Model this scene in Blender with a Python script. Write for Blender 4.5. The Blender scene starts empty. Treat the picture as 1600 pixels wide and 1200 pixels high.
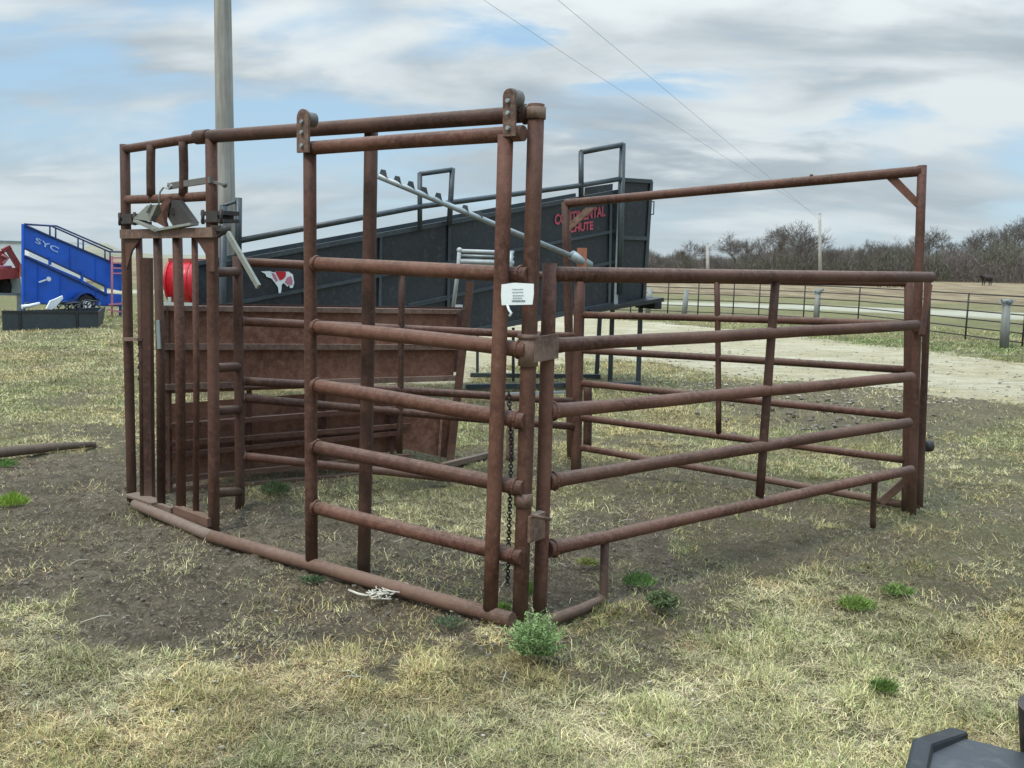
import bpy, math, random
import numpy as np
from mathutils import Vector, Matrix

# ------------------------------------------------------------------ camera
C = bpy.context.scene.collection
scene = bpy.context.scene
F = 1450.0                       # focal length in photo pixels (1600 wide)
H = 1.6                          # camera height
PITCH = math.atan(188.0 / F)
ROLL = math.atan(0.0225)
fwd = Vector((0, math.cos(PITCH), -math.sin(PITCH)))
r0 = Vector((1, 0, 0)); u0 = r0.cross(fwd)
right = (r0 * math.cos(ROLL) + u0 * math.sin(ROLL)).normalized()
up = right.cross(fwd).normalized()
EYE = Vector((0, 0, H))
cam_d = bpy.data.cameras.new('camera')
cam = bpy.data.objects.new('camera', cam_d); C.objects.link(cam)
cam.matrix_world = Matrix.Translation(EYE) @ Matrix((
    (right.x, up.x, -fwd.x, 0), (right.y, up.y, -fwd.y, 0), (right.z, up.z, -fwd.z, 0), (0, 0, 0, 1)))
cam_d.sensor_width = 36.0; cam_d.lens = 36.0 * F / 1600.0
cam_d.clip_start = 0.05; cam_d.clip_end = 5000
scene.camera = cam

# ------------------------------------------------------------------ world, sun, exposure
SUN_EL, SUN_AZ = math.radians(56), math.radians(225)       # azimuth from +Y clockwise
w = bpy.data.worlds.new("World"); scene.world = w; w.use_nodes = True
nt = w.node_tree; N = nt.nodes; L = nt.links; N.clear()
def nd(t, **k):
    n = N.new(t)
    for a, b in k.items(): setattr(n, a, b)
    return n
def mth(op, a, b=None, c=None, clamp=False):
    n = nd('ShaderNodeMath', operation=op, use_clamp=clamp)
    for i, v in enumerate((a, b, c)):
        if v is None: continue
        if isinstance(v, (int, float)): n.inputs[i].default_value = v
        else: L.new(v, n.inputs[i])
    return n.outputs[0]
def cmix(f, a, b):
    n = nd('ShaderNodeMix', data_type='RGBA')
    for i, v in ((0, f), (6, a), (7, b)):
        if isinstance(v, (int, float)): n.inputs[i].default_value = v
        elif isinstance(v, tuple): n.inputs[i].default_value = v + (1,)
        else: L.new(v, n.inputs[i])
    return n.outputs[2]
def sramp(v, a, b):
    n = nd('ShaderNodeMapRange', interpolation_type='SMOOTHSTEP'); L.new(v, n.inputs[0])
    n.inputs[1].default_value = a; n.inputs[2].default_value = b
    return n.outputs[0]
tc = nd('ShaderNodeTexCoord'); sep = nd('ShaderNodeSeparateXYZ'); L.new(tc.outputs['Generated'], sep.inputs[0])
X, Y, Z = sep.outputs
zc = mth('MAXIMUM', Z, 0.0)
dn = mth('ADD', zc, 0.26)
cmb = nd('ShaderNodeCombineXYZ')
L.new(mth('DIVIDE', X, dn), cmb.inputs[0]); L.new(mth('DIVIDE', Y, dn), cmb.inputs[1])
def fbm(scale, detail, rough, off, sx=1.0, sy=1.0, dist=0.0, rot=0.0):
    m = nd('ShaderNodeMapping'); L.new(cmb.outputs[0], m.inputs[0])
    m.inputs['Location'].default_value = off; m.inputs['Scale'].default_value = (sx, sy, 1)
    m.inputs['Rotation'].default_value = (0, 0, rot)
    n = nd('ShaderNodeTexNoise'); L.new(m.outputs[0], n.inputs['Vector'])
    n.inputs['Scale'].default_value = scale; n.inputs['Detail'].default_value = detail
    n.inputs['Roughness'].default_value = rough; n.inputs['Distortion'].default_value = dist
    return n.outputs[0]
n1 = fbm(1.0, 8, 0.55, (14.2, 3.3, 7.0), 0.75, 1.2, 0.5, 0.3)      # where the blue shows
n2 = fbm(1.3, 7, 0.52, (5.5, 1.2, 9.0), 0.75, 1.3, 0.5, 0.3)       # thick and thin cloud
n3 = fbm(2.6, 7, 0.5, (1.4, 5.2, 4.0), 0.8, 1.3, 0.3, 0.2)
n4 = fbm(0.55, 3, 0.5, (12.4, 2.2, 4.0), 0.8, 1.2, 0.0, 0.1)
sky = nd('ShaderNodeTexSky', sky_type='NISHITA'); sky.sun_disc = False
sky.sun_elevation = SUN_EL; sky.sun_rotation = SUN_AZ
sky.air_density = 1.0; sky.dust_density = 1.2; sky.ozone_density = 1.0
SKY_STR = 0.11
sk = nd('ShaderNodeVectorMath', operation='SCALE'); L.new(sky.outputs[0], sk.inputs[0]); sk.inputs['Scale'].default_value = 1.15
kk = 1.0 / SKY_STR
def cl(c): return tuple(x * kk for x in c)
# broad banks and gaps, placed by direction (u = X/Y, v = Z/Y) and torn up by noise
yy_ = mth('MAXIMUM', Y, 0.05)
wn = mth('MULTIPLY', mth('SUBTRACT', n3, 0.5), 0.16); wn2 = mth('MULTIPLY', mth('SUBTRACT', n2, 0.5), 0.12)
uu = mth('ADD', mth('DIVIDE', X, yy_), mth('MULTIPLY', wn2, 2.0)); vv = mth('ADD', mth('DIVIDE', Z, yy_), wn)
def bank(px, py, su, sv, amp, slope=0.0):
    d = fwd * F + right * (px - 800) + up * (600 - py)
    u0__, v0__ = d.x / d.y, d.z / d.y
    du = mth('SUBTRACT', uu, u0__); dv = mth('SUBTRACT', mth('SUBTRACT', vv, v0__), mth('MULTIPLY', du, slope))
    a_ = mth('POWER', mth('DIVIDE', du, su / F), 2.0); b_ = mth('POWER', mth('DIVIDE', dv, sv / F), 2.0)
    return mth('MULTIPLY', mth('EXPONENT', mth('MULTIPLY', mth('ADD', a_, b_), -1.0)), amp)
def total(*a):
    r = a[0]
    for x in a[1:]: r = mth('ADD', r, x)
    return r
gap = total(bank(1060, 110, 180, 34, -.24, .05), bank(220, 110, 190, 50, -.15, -.05), bank(60, 190, 120, 45, -.10), bank(430, 215, 120, 38, -.14), bank(780, 40, 60, 25, -.03), bank(1330, 195, 160, 26, -.08, .1), bank(620, 260, 140, 40, -.06), bank(1200, 330, 260, 20, -.04),
            bank(1000, 20, 420, 55, .14), bank(120, 20, 100, 40, .05), bank(1500, 110, 180, 50, .12))
tone = total(bank(1100, 40, 300, 50, -.06, -.1), bank(1100, 245, 260, 22, -.11, -.03), bank(90, 260, 140, 28, -.08), bank(1330, 130, 300, 25, -.05, .15), bank(1530, 110, 130, 30, .08), bank(1500, 20, 200, 40, -.08), bank(470, 60, 120, 60, .07), bank(1320, 200, 200, 25, .09), bank(560, 130, 140, 60, .05), bank(1450, 230, 180, 30, -.05))
shade = mth('ADD', tone, mth('ADD', mth('MULTIPLY', n2, 0.7), mth('MULTIPLY', n3, 0.3)))
cloud = cmix(sramp(shade, 0.43, 0.64), cl((0.340, 0.405, 0.455)), cl((0.69, 0.75, 0.77)))
thin = cmix(0.62, sk.outputs[0], cl((0.38, 0.60, 0.80)))
cover = total(mth('MULTIPLY', n1, 0.55), mth('MULTIPLY', n3, 0.45), gap, 0.045)
full = cmix(sramp(cover, 0.43, 0.60), thin, cloud)
hz = mth('POWER', mth('SUBTRACT', 1.0, zc, clamp=True), 12.0)
full = cmix(mth('MULTIPLY', hz, 0.7), full, cl((0.55, 0.645, 0.69)))
zen = mth('ADD', 0.90, mth('MULTIPLY', mth('POWER', zc, 2.8), 4.2))
fz = nd('ShaderNodeVectorMath', operation='SCALE'); L.new(full, fz.inputs[0]); L.new(zen, fz.inputs['Scale'])
bg = nd('ShaderNodeBackground'); L.new(fz.outputs[0], bg.inputs[0]); bg.inputs[1].default_value = SKY_STR
wo = nd('ShaderNodeOutputWorld'); L.new(bg.outputs[0], wo.inputs[0])

sd = bpy.data.lights.new('sun', 'SUN'); sd.energy = 1.5; sd.angle = math.radians(12); sd.color = (1.0, 0.93, 0.80)
so = bpy.data.objects.new('sun', sd); C.objects.link(so)
sun_dir = Vector((math.sin(SUN_AZ) * math.cos(SUN_EL), math.cos(SUN_AZ) * math.cos(SUN_EL), math.sin(SUN_EL)))
so.rotation_euler = sun_dir.to_track_quat('Z', 'Y').to_euler(); so.location = (0, -5, 12)
scene.view_settings.view_transform = 'Standard'; scene.view_settings.look = 'None'
scene.view_settings.exposure = 0.27; scene.view_settings.gamma = 1.0

# ------------------------------------------------------------------ survey helpers (photo measurements -> metres)
def ray(px, py):
    return (fwd * F + right * (px - 800) + up * (600 - py)).normalized()
def G(px, py, z=0.0):
    d = ray(px, py); t = (z - H) / d.z
    return EYE + d * t
def onpl(px, py, A, B):
    n = Vector((B.y - A.y, A.x - B.x, 0)); d = ray(px, py)
    return EYE + d * ((A - EYE).dot(n) / d.dot(n))
def atdist(px, py, dist):                    # at a given ground distance along y
    d = ray(px, py); return EYE + d * (dist / d.y)
def V(b, t):                                 # post: ground pixel, top pixel
    B = G(*b); n = Vector((B.x, B.y, 0)); d = ray(*t)
    T = EYE + d * (n.dot(B - EYE) / n.dot(d))
    return (B, T)
def row(p):
    q = p - EYE; return 600 - F * q.dot(up) / q.dot(fwd)
def at(post, y):
    a, b = -0.5, 1.6
    for _ in range(50):
        m = (a + b) / 2
        if row(post[0].lerp(post[1], m)) > y: a = m
        else: b = m
    return post[0].lerp(post[1], (a + b) / 2)
def toward(p, d):                            # nudge a point horizontally toward the camera
    v = Vector((EYE.x - p.x, EYE.y - p.y, 0)).normalized()
    return p + v * d
def shift(post, d): return (toward(post[0], d), toward(post[1], d))

# ------------------------------------------------------------------ mesh helpers
class MB:
    def __init__(s): s.v = []; s.f = []; s.s = []; s.mi = []
    def face(s, idx, smooth=False, m=0): s.f.append(tuple(idx)); s.s.append(smooth); s.mi.append(m)
    def tube(s, pts, r, n=12, cap=True, m=0, sq=1.0):
        pts = [Vector(p) for p in pts]; k = len(pts)
        rs = [r] * k if isinstance(r, (int, float)) else list(r)
        t0 = (pts[1] - pts[0]).normalized()
        a = Vector((0, 0, 1)) if abs(t0.z) < 0.9 else Vector((1, 0, 0))
        nx = t0.cross(a).normalized(); base = len(s.v)
        for i in range(k):
            if i == 0: t = pts[1] - pts[0]
            elif i == k - 1: t = pts[-1] - pts[-2]
            else: t = (pts[i + 1] - pts[i]).normalized() + (pts[i] - pts[i - 1]).normalized()
            t.normalize(); nx = (nx - t * nx.dot(t)).normalized(); ny = t.cross(nx)
            for j in range(n):
                an = 2 * math.pi * j / n
                s.v.append(pts[i] + nx * (math.cos(an) * rs[i] * sq) + ny * (math.sin(an) * rs[i]))
        for i in range(k - 1):
            for j in range(n):
                j2 = (j + 1) % n
                s.face((base + i * n + j, base + i * n + j2, base + (i + 1) * n + j2, base + (i + 1) * n + j), True, m)
        if cap:
            s.face([base + j for j in range(n)][::-1], False, m)
            s.face([base + (k - 1) * n + j for j in range(n)], False, m)
        return s
    def pipe(s, a, b, r, n=12, wob=0.004, seg=6, seed=None):
        """long pipe with the slight bends of a used one"""
        a = Vector(a); b = Vector(b)
        rnd = random.Random(seed if seed is not None else int((a.x * 7 + b.z * 13 + a.z * 29) * 1000))
        d = (b - a).normalized(); p1 = d.cross(Vector((0, 0, 1)) if abs(d.z) < .9 else Vector((1, 0, 0))).normalized(); p2 = d.cross(p1)
        o1 = rnd.uniform(-1, 1); o2 = rnd.uniform(-1, 1); o3 = rnd.uniform(-1, 1)
        pts = []
        for i in range(seg + 1):
            t = i / seg; e = math.sin(math.pi * t)
            pts.append(a.lerp(b, t) + p1 * (wob * e * o1 + wob * .6 * math.sin(2 * math.pi * t) * o3) + p2 * (wob * e * o2))
        return s.tube(pts, r, n)
    def box(s, c, ux, uy, uz, m=0):
        c = Vector(c); b = len(s.v)
        for dz in (-1, 1):
            for dy in (-1, 1):
                for dx in (-1, 1): s.v.append(c + ux * dx + uy * dy + uz * dz)
        for q in ((0, 2, 3, 1), (4, 5, 7, 6), (0, 1, 5, 4), (2, 6, 7, 3), (0, 4, 6, 2), (1, 3, 7, 5)): s.face([b + i for i in q], False, m)
        return s
    def bar(s, a, b, w, h, m=0):             # rectangular bar between two points; w across, h in the more vertical direction
        a = Vector(a); b = Vector(b); d = b - a; t = d.normalized()
        ref = Vector((0, 0, 1)) if abs(t.z) < .92 else Vector((0, 1, 0))
        x = t.cross(ref).normalized(); y = x.cross(t)
        return s.box((a + b) / 2, d / 2, x * (w / 2), y * (h / 2), m)
    def plate(s, pts, th, m=0):              # polygon with thickness
        pts = [Vector(p) for p in pts]; n = len(pts)
        nn = Vector((0, 0, 0))
        for i in range(n): nn += pts[i].cross(pts[(i + 1) % n])
        nn = nn.normalized() * (th / 2); b = len(s.v)
        for p in pts: s.v.append(p + nn)
        for p in pts: s.v.append(p - nn)
        s.face([b + i for i in range(n)], False, m); s.face([b + n + i for i in range(n)][::-1], False, m)
        for i in range(n):
            j = (i + 1) % n; s.face((b + i, b + n + i, b + n + j, b + j), False, m)
        return s
    def sphere(s, c, r, n=8, m=0, sc=(1, 1, 1)):
        c = Vector(c); b = len(s.v); k = n // 2 + 1
        for i in range(1, k):
            ph = math.pi * i / k
            for j in range(n):
                an = 2 * math.pi * j / n
                s.v.append(c + Vector((math.sin(ph) * math.cos(an) * r * sc[0], math.sin(ph) * math.sin(an) * r * sc[1], math.cos(ph) * r * sc[2])))
        s.v.append(c + Vector((0, 0, r * sc[2]))); s.v.append(c - Vector((0, 0, r * sc[2]))); T = len(s.v) - 2
        for i in range(k - 2):
            for j in range(n):
                j2 = (j + 1) % n; s.face((b + i * n + j, b + (i + 1) * n + j, b + (i + 1) * n + j2, b + i * n + j2), True, m)
        for j in range(n):
            j2 = (j + 1) % n
            s.face((T, b + j, b + j2), True, m); s.face((T + 1, b + (k - 2) * n + j2, b + (k - 2) * n + j), True, m)
        return s
    def disc(s, c, ax, r, th, n=20, m=0):    # short cylinder along axis ax
        ax = Vector(ax).normalized(); return s.tube([Vector(c) - ax * th / 2, Vector(c) + ax * th / 2], r, n, True, m)
    def mesh(s, name, mats, off):
        me = bpy.data.meshes.new(name)
        me.from_pydata([tuple(p - off) for p in s.v], [], s.f)
        me.polygons.foreach_set('use_smooth', s.s)
        for m in (mats if isinstance(mats, (list, tuple)) else [mats]): me.materials.append(m)
        if any(s.mi): me.polygons.foreach_set('material_index', s.mi)
        me.update(); return me
ZERO = Vector((0, 0, 0))
def wloc(o):
    l = Vector(o.location)
    while o.parent is not None: o = o.parent; l += Vector(o.location)
    return l
def tag(o, label, cat, group=None, kind=None):
    if label: o['label'] = label
    if cat: o['category'] = cat
    if group: o['group'] = group
    if kind: o['kind'] = kind
    return o
def thing(name, loc, label, cat, group=None):
    o = bpy.data.objects.new(name, None); C.objects.link(o); o.location = loc; o.empty_display_size = .2
    return tag(o, label, cat, group)
def part(name, mb, mat, parent, label=None):
    o = bpy.data.objects.new(name, mb.mesh(name, mat, wloc(parent))); C.objects.link(o); o.parent = parent
    if label: o['label'] = label
    return o
def solo(name, mb, mat, loc, label, cat, group=None, kind=None):
    o = bpy.data.objects.new(name, mb.mesh(name, mat, Vector(loc))); C.objects.link(o); o.location = loc
    return tag(o, label, cat, group, kind)

def bead(mb, p, d, r, rnd=random.Random(77)):
    d = Vector(d).normalized(); a = Vector((0, 0, 1)) if abs(d.z) < .9 else Vector((1, 0, 0)); x = d.cross(a).normalized(); y = d.cross(x)
    pts = []
    for i in range(15):
        an = 2 * math.pi * (i % 14) / 14; j = rnd.gauss(0, .0015) if i < 14 else 0
        pts.append(Vector(p) + x * math.cos(an) * (r + .002) + y * math.sin(an) * (r + .002) + d * j)
    mb.tube(pts, [.0055 + rnd.random() * .003 for _ in pts], 5, cap=False)
# ------------------------------------------------------------------ materials
def mat_new(name):
    m = bpy.data.materials.new(name); m.use_nodes = True
    t = m.node_tree; b = t.nodes['Principled BSDF']; return m, t, b
def noise(t, scale, detail=5, rough=.6, vec=None, dist=0):
    n = t.nodes.new('ShaderNodeTexNoise'); n.inputs['Scale'].default_value = scale
    n.inputs['Detail'].default_value = detail; n.inputs['Roughness'].default_value = rough; n.inputs['Distortion'].default_value = dist
    if vec is None:
        g = t.nodes.new('ShaderNodeNewGeometry'); vec = g.outputs['Position']
    t.links.new(vec, n.inputs['Vector']); return n.outputs[0]
def ramp(t, v, stops):
    r = t.nodes.new('ShaderNodeValToRGB'); t.links.new(v, r.inputs[0]); e = r.color_ramp.elements
    while len(e) < len(stops): e.new(0.5)
    for i, (p, c) in enumerate(stops):
        e[i].position = p; e[i].color = (c[0], c[1], c[2], 1)
    return r.outputs[0]
def mixc(t, f, a, b, mode='MIX'):
    n = t.nodes.new('ShaderNodeMix'); n.data_type = 'RGBA'; n.blend_type = mode
    for i, v in ((0, f), (6, a), (7, b)):
        if isinstance(v, (int, float)): n.inputs[i].default_value = v
        elif isinstance(v, tuple): n.inputs[i].default_value = v + (1,)
        else: t.links.new(v, n.inputs[i])
    return n.outputs[2]
def bump(t, b, h, st, dist):
    n = t.nodes.new('ShaderNodeBump'); n.inputs['Strength'].default_value = st; n.inputs['Distance'].default_value = dist
    t.links.new(h, n.inputs['Height']); t.links.new(n.outputs[0], b.inputs['Normal'])
def objvec(t):
    return t.nodes.new('ShaderNodeTexCoord').outputs['Object']

def rust_mat(name, dark, mid, lite, dust_toplight=(0.26, 0.18, 0.135), dustamt=.5, rough=(.5, .8), s=1.0):
    """mottled rust with dusty flecks, and a top-lit highlight painted on the upward facing steel"""
    m, t, b = mat_new(name)
    big = noise(t, 2.2 * s, 5, .6); fine = noise(t, 38 * s, 7, .75); gr = noise(t, 210 * s, 4, .7); mid_n = noise(t, 11 * s, 5, .65)
    c = ramp(t, big, [(.34, dark), (.5, mid), (.64, lite)])
    c = mixc(t, ramp(t, mid_n, [(.48, (0, 0, 0)), (.70, (.38,) * 3)]), c, tuple(x * .6 for x in dark))
    c = mixc(t, ramp(t, fine, [(.42, (0, 0, 0)), (.64, (.7, .7, .7))]), c, tuple(min(1, x * 1.2) for x in lite))
    sp = ramp(t, fine, [(.60, (0, 0, 0)), (.72, (dustamt * .7,) * 3)])
    c = mixc(t, sp, c, dust_toplight)
    g_ = t.nodes.new('ShaderNodeNewGeometry'); sz = t.nodes.new('ShaderNodeSeparateXYZ'); t.links.new(g_.outputs['True Normal'], sz.inputs[0])
    nz = t.nodes.new('ShaderNodeMapRange'); t.links.new(sz.outputs[2], nz.inputs[0]); nz.inputs[1].default_value = .35; nz.inputs[2].default_value = 1.0
    mm = t.nodes.new('ShaderNodeMath'); mm.operation = 'MULTIPLY'; t.links.new(nz.outputs[0], mm.inputs[0])
    dn_ = t.nodes.new('ShaderNodeMapRange'); t.links.new(fine, dn_.inputs[0]); dn_.inputs[1].default_value = .35; dn_.inputs[2].default_value = .6; dn_.inputs[3].default_value = .12; dn_.inputs[4].default_value = .62
    t.links.new(dn_.outputs[0], mm.inputs[1])
    c = mixc(t, mm.outputs[0], c, dust_toplight)  # upward faces painted lighter: the top-lit highlight goes into the colour
    sp2_ = t.nodes.new('ShaderNodeSeparateXYZ'); t.links.new(g_.outputs['Position'], sp2_.inputs[0])
    lo = t.nodes.new('ShaderNodeMath'); lo.operation = 'MULTIPLY_ADD'; t.links.new(big, lo.inputs[0]); lo.inputs[1].default_value = -.35; t.links.new(sp2_.outputs[2], lo.inputs[2])
    lom = t.nodes.new('ShaderNodeMapRange'); t.links.new(lo.outputs[0], lom.inputs[0]); lom.inputs[1].default_value = -.14; lom.inputs[2].default_value = .06; lom.inputs[3].default_value = .38; lom.inputs[4].default_value = 0
    c = mixc(t, lom.outputs[0], c, (.19, .135, .095))
    pit = ramp(t, gr, [(.30, (.45, .43, .42)), (.46, (1, 1, 1))])
    c = mixc(t, 1.0, c, pit, 'MULTIPLY')
    t.links.new(c, b.inputs['Base Color'])
    rr = t.nodes.new('ShaderNodeMapRange'); t.links.new(fine, rr.inputs[0])
    rr.inputs[1].default_value = .3; rr.inputs[2].default_value = .7; rr.inputs[3].default_value = rough[0]; rr.inputs[4].default_value = rough[1]
    t.links.new(rr.outputs[0], b.inputs['Roughness'])
    b.inputs['Specular IOR Level'].default_value = .3
    bump(t, b, fine, .5, .004)
    return m
def paint_mat(name, col, var=.25, rough=.45, dirt=(0.16, 0.13, 0.10), amt=.35, metal=0, scale=1.0, spec=.5):
    m, t, b = mat_new(name)
    big = noise(t, 1.6 * scale, 6, .6); fine = noise(t, 22 * scale, 5, .65)
    c = ramp(t, big, [(.3, tuple(x * (1 - var) for x in col)), (.7, tuple(min(1, x * (1 + var)) for x in col))])
    c = mixc(t, ramp(t, fine, [(.52, (0, 0, 0)), (.75, (amt,) * 3)]), c, dirt)
    t.links.new(c, b.inputs['Base Color'])
    rr = t.nodes.new('ShaderNodeMapRange'); t.links.new(big, rr.inputs[0])
    rr.inputs[1].default_value = .3; rr.inputs[2].default_value = .7; rr.inputs[3].default_value = rough * .8; rr.inputs[4].default_value = min(1, rough * 1.3)
    t.links.new(rr.outputs[0], b.inputs['Roughness']); b.inputs['Metallic'].default_value = metal
    b.inputs['Specular IOR Level'].default_value = spec
    bump(t, b, fine, .15, .003)
    return m
M = {}
M['rust'] = rust_mat('rust_pipe', (.050, .021, .013), (.086, .038, .025), (.128, .062, .042))
M['rust2'] = rust_mat('rust_pipe_dark', (.043, .021, .014), (.070, .033, .022), (.100, .051, .035))
M['rust_red'] = rust_mat('rust_pipe_reddish', (.068, .027, .017), (.118, .050, .032), (.170, .080, .054))
M['rust_dusty'] = rust_mat('rust_pipe_dusty', (.12, .070, .050), (.18, .115, .085), (.24, .17, .13), (.27, .22, .17), .8)
M['sheet'] = rust_mat('rust_sheet', (.105, .042, .026), (.175, .074, .046), (.25, .128, .084), (.25, .18, .13), .45, s=.5)
M['sheet_shaded'] = rust_mat('rust_sheet_shaded', (.035, .013, .010), (.06, .022, .016), (.085, .036, .026), s=.5)  # darker copy of the sheet rust, interior shade put into its colour
M['rust_edge'] = rust_mat('rust_rib', (.08, .042, .030), (.14, .080, .058), (.22, .145, .110), (.32, .25, .19), .6)
M['darkiron'] = paint_mat('grey_worn_iron', (.13, .125, .11), .25, .55, (.10, .05, .03), .6)
M['black'] = paint_mat('black_painted_steel', (.021, .025, .029), .35, .42, (.11, .10, .085), .45)
M['blackrail'] = paint_mat('dark_grey_rail', (.040, .052, .058), .3, .42, (.14, .13, .11), .45)
M['galv'] = paint_mat('galvanised_steel', (.30, .34, .34), .25, .42, (.16, .13, .10), .5, .35)
M['pale'] = paint_mat('pale_grey_paint', (.40, .43, .42), .2, .5, (.25, .2, .16), .5)
M['plate'] = paint_mat('dull_grey_plate', (.24, .25, .21), .2, .5, (.12, .07, .05), .6)
M['white'] = paint_mat('white_metal', (.74, .76, .77), .08, .5, (.5, .48, .44), .3)
M['blue'] = paint_mat('blue_paint', (.006, .095, .52), .25, .38, (.05, .09, .22), .5)
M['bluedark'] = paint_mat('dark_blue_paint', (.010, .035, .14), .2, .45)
M['red'] = paint_mat('red_paint', (.50, .012, .022), .2, .35, (.25, .03, .03), .3)
M['pinkred'] = paint_mat('faded_red_letter', (.42, .06, .09), .35, .5, (.5, .2, .2), .3)
M['fadedpink'] = paint_mat('faded_pink_paint', (.52, .18, .24), .15, .5)
M['redrust'] = paint_mat('weathered_red_paint', (.28, .045, .035), .3, .5, (.22, .10, .06), .6)
M['orange'] = paint_mat('rusty_orange', (.30, .11, .06), .3, .7, (.15, .08, .05), .6)
M['rubber'] = paint_mat('black_plastic', (.014, .016, .018), .2, .42, (.12, .11, .09), .3, spec=.6)
M['rubber_light'] = paint_mat('worn_black_plastic', (.048, .052, .058), .15, .42, (.2, .19, .17), .35)
M['tyre'] = paint_mat('tyre_rubber', (.015, .015, .015), .2, .8)
M['bunk'] = paint_mat('dark_slate_steel', (.040, .052, .058), .25, .5, (.10, .10, .08), .4)
M['paper'] = paint_mat('white_paper', (.80, .84, .83), .05, .8, (.7, .7, .7), .2)
M['ink'] = paint_mat('grey_ink', (.33, .42, .40), .1, .8)
M['ink_dark'] = paint_mat('dark_ink', (.16, .20, .20), .1, .8)
M['iron'] = paint_mat('black_iron', (.035, .030, .027), .3, .6, (.12, .07, .05), .6)
M['wire'] = paint_mat('grey_wire', (.24, .25, .26), .1, .6)
M['paleblue'] = paint_mat('faded_pale_blue_letter', (.42, .56, .78), .2, .5)
M['stone'] = paint_mat('pale_stone', (.38, .34, .26), .3, .9)
M['cow'] = paint_mat('dark_hide', (.022, .014, .010), .3, .8)
M['cream'] = paint_mat('cream_twine', (.62, .58, .47), .1, .8)
def wood_mat(name, a, b_, sc=1.0):
    m, t, b = mat_new(name)
    mp = t.nodes.new('ShaderNodeMapping'); g = t.nodes.new('ShaderNodeNewGeometry'); t.links.new(g.outputs['Position'], mp.inputs[0])
    mp.inputs['Scale'].default_value = (30 * sc, 30 * sc, 1.6 * sc)
    n = noise(t, 1.0, 6, .65, mp.outputs[0]); n2_ = noise(t, 2.0, 4, .6)
    c = ramp(t, n, [(.3, a), (.7, b_)]); c = mixc(t, ramp(t, n2_, [(.4, (0, 0, 0)), (.7, (.4, .4, .4))]), c, tuple(x * .6 for x in a))
    t.links.new(c, b.inputs['Base Color']); b.inputs['Roughness'].default_value = .85; bump(t, b, n, .5, .01); return m
M['pole'] = wood_mat('weathered_pole_wood', (.22, .205, .175), (.44, .42, .37), .7)
M['polefar'] = wood_mat('pale_pole_wood', (.34, .33, .28), (.50, .48, .42), .3)
M['post'] = wood_mat('grey_post_wood', (.20, .205, .19), (.34, .35, .33), .5)
M['log'] = wood_mat('old_log', (.10, .068, .045), (.19, .135, .095))
M['bark'] = wood_mat('bare_bark', (.105, .088, .074), (.17, .148, .125), .1)

def attr_mat(name, attr, rough=.8, trans=0.0, spec=.2):
    m, t, b = mat_new(name)
    a = t.nodes.new('ShaderNodeAttribute'); a.attribute_name = attr
    t.links.new(a.outputs['Color'], b.inputs['Base Color']); b.inputs['Roughness'].default_value = rough
    b.inputs['Specular IOR Level'].default_value = spec
    return m

# ------------------------------------------------------------------ ground
rng = np.random.default_rng(7)
LAT = rng.random((256, 256))
def vnoise(x, y):
    xi = np.floor(x).astype(int); yi = np.floor(y).astype(int); fx = x - xi; fy = y - yi
    fx = fx * fx * (3 - 2 * fx); fy = fy * fy * (3 - 2 * fy)
    a = LAT[xi & 255, yi & 255]; b = LAT[(xi + 1) & 255, yi & 255]; c = LAT[xi & 255, (yi + 1) & 255]; d = LAT[(xi + 1) & 255, (yi + 1) & 255]
    return (a * (1 - fx) + b * fx) * (1 - fy) + (c * (1 - fx) + d * fx) * fy
def nfbm(x, y, o=5, g=.5):
    s = 0; a = 1; t = 0
    for i in range(o):
        s = s + a * vnoise(x * 2 ** i + 17.3 * i, y * 2 ** i + 5.1 * i); t += a; a *= g
    return s / t
def poly(pix):
    return np.array([[G(*p).x, G(*p).y] for p in pix])
def sdist(x, y, P):                         # signed distance to a polygon, positive inside
    inside = np.zeros(x.shape, bool); dm = np.full(x.shape, 1e9)
    n = len(P)
    for i in range(n):
        ax, ay = P[i]; bx, by = P[(i + 1) % n]
        ex, ey = bx - ax, by - ay; l2 = ex * ex + ey * ey + 1e-9
        t = np.clip(((x - ax) * ex + (y - ay) * ey) / l2, 0, 1)
        dm = np.minimum(dm, np.hypot(x - ax - ex * t, y - ay - ey * t))
        c = ((ay > y) != (by > y)) & (x < (bx - ax) * (y - ay) / (by - ay + 1e-12) + ax)
        inside ^= c
    return np.where(inside, dm, -dm)
def sm(v, a, b):
    t = np.clip((v - a) / (b - a), 0, 1); return t * t * (3 - 2 * t)
P_DIRT = poly([(-900, 745), (-300, 725), (0, 708), (120, 702), (200, 690), (380, 762), (560, 742), (760, 765), (900, 745), (1060, 800), (1040, 890), (900, 950), (790, 1030), (640, 985), (480, 1035), (300, 1015), (150, 998), (0, 965), (-400, 975), (-900, 990)])
P_DIRT2 = poly([(960, 760), (1230, 725), (1400, 800), (1260, 850), (1060, 880)])
P_DIRT3 = poly([(870, 990), (1000, 925), (1100, 980), (1000, 1060), (900, 1060)])
P_DIRT4 = poly([(1060, 590), (1480, 605), (1600, 640), (1450, 690), (1200, 668), (1020, 610)])
P_DIRT5 = poly([(1380, 740), (1520, 700), (1750, 780), (1750, 960), (1520, 940), (1400, 840)])
P_GRAV = poly([(560, 520), (700, 513), (870, 492), (1000, 502), (1280, 528), (1500, 555), (1700, 578), (2600, 700), (2400, 760), (1620, 632), (1400, 600), (1250, 592), (1130, 585), (1000, 562), (860, 562), (700, 590), (560, 600)])
P_ROAD = poly([(-400, 448), (300, 454), (900, 467), (1300, 478), (1600, 489), (2600, 524), (2600, 543), (1600, 500), (1300, 485), (900, 474), (300, 459), (-400, 454)])
P_GREEN = poly([(1000, 505), (1280, 524), (1600, 540), (2200, 565), (2200, 600), (1600, 568), (1450, 552), (1280, 536), (1000, 515)])
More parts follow.
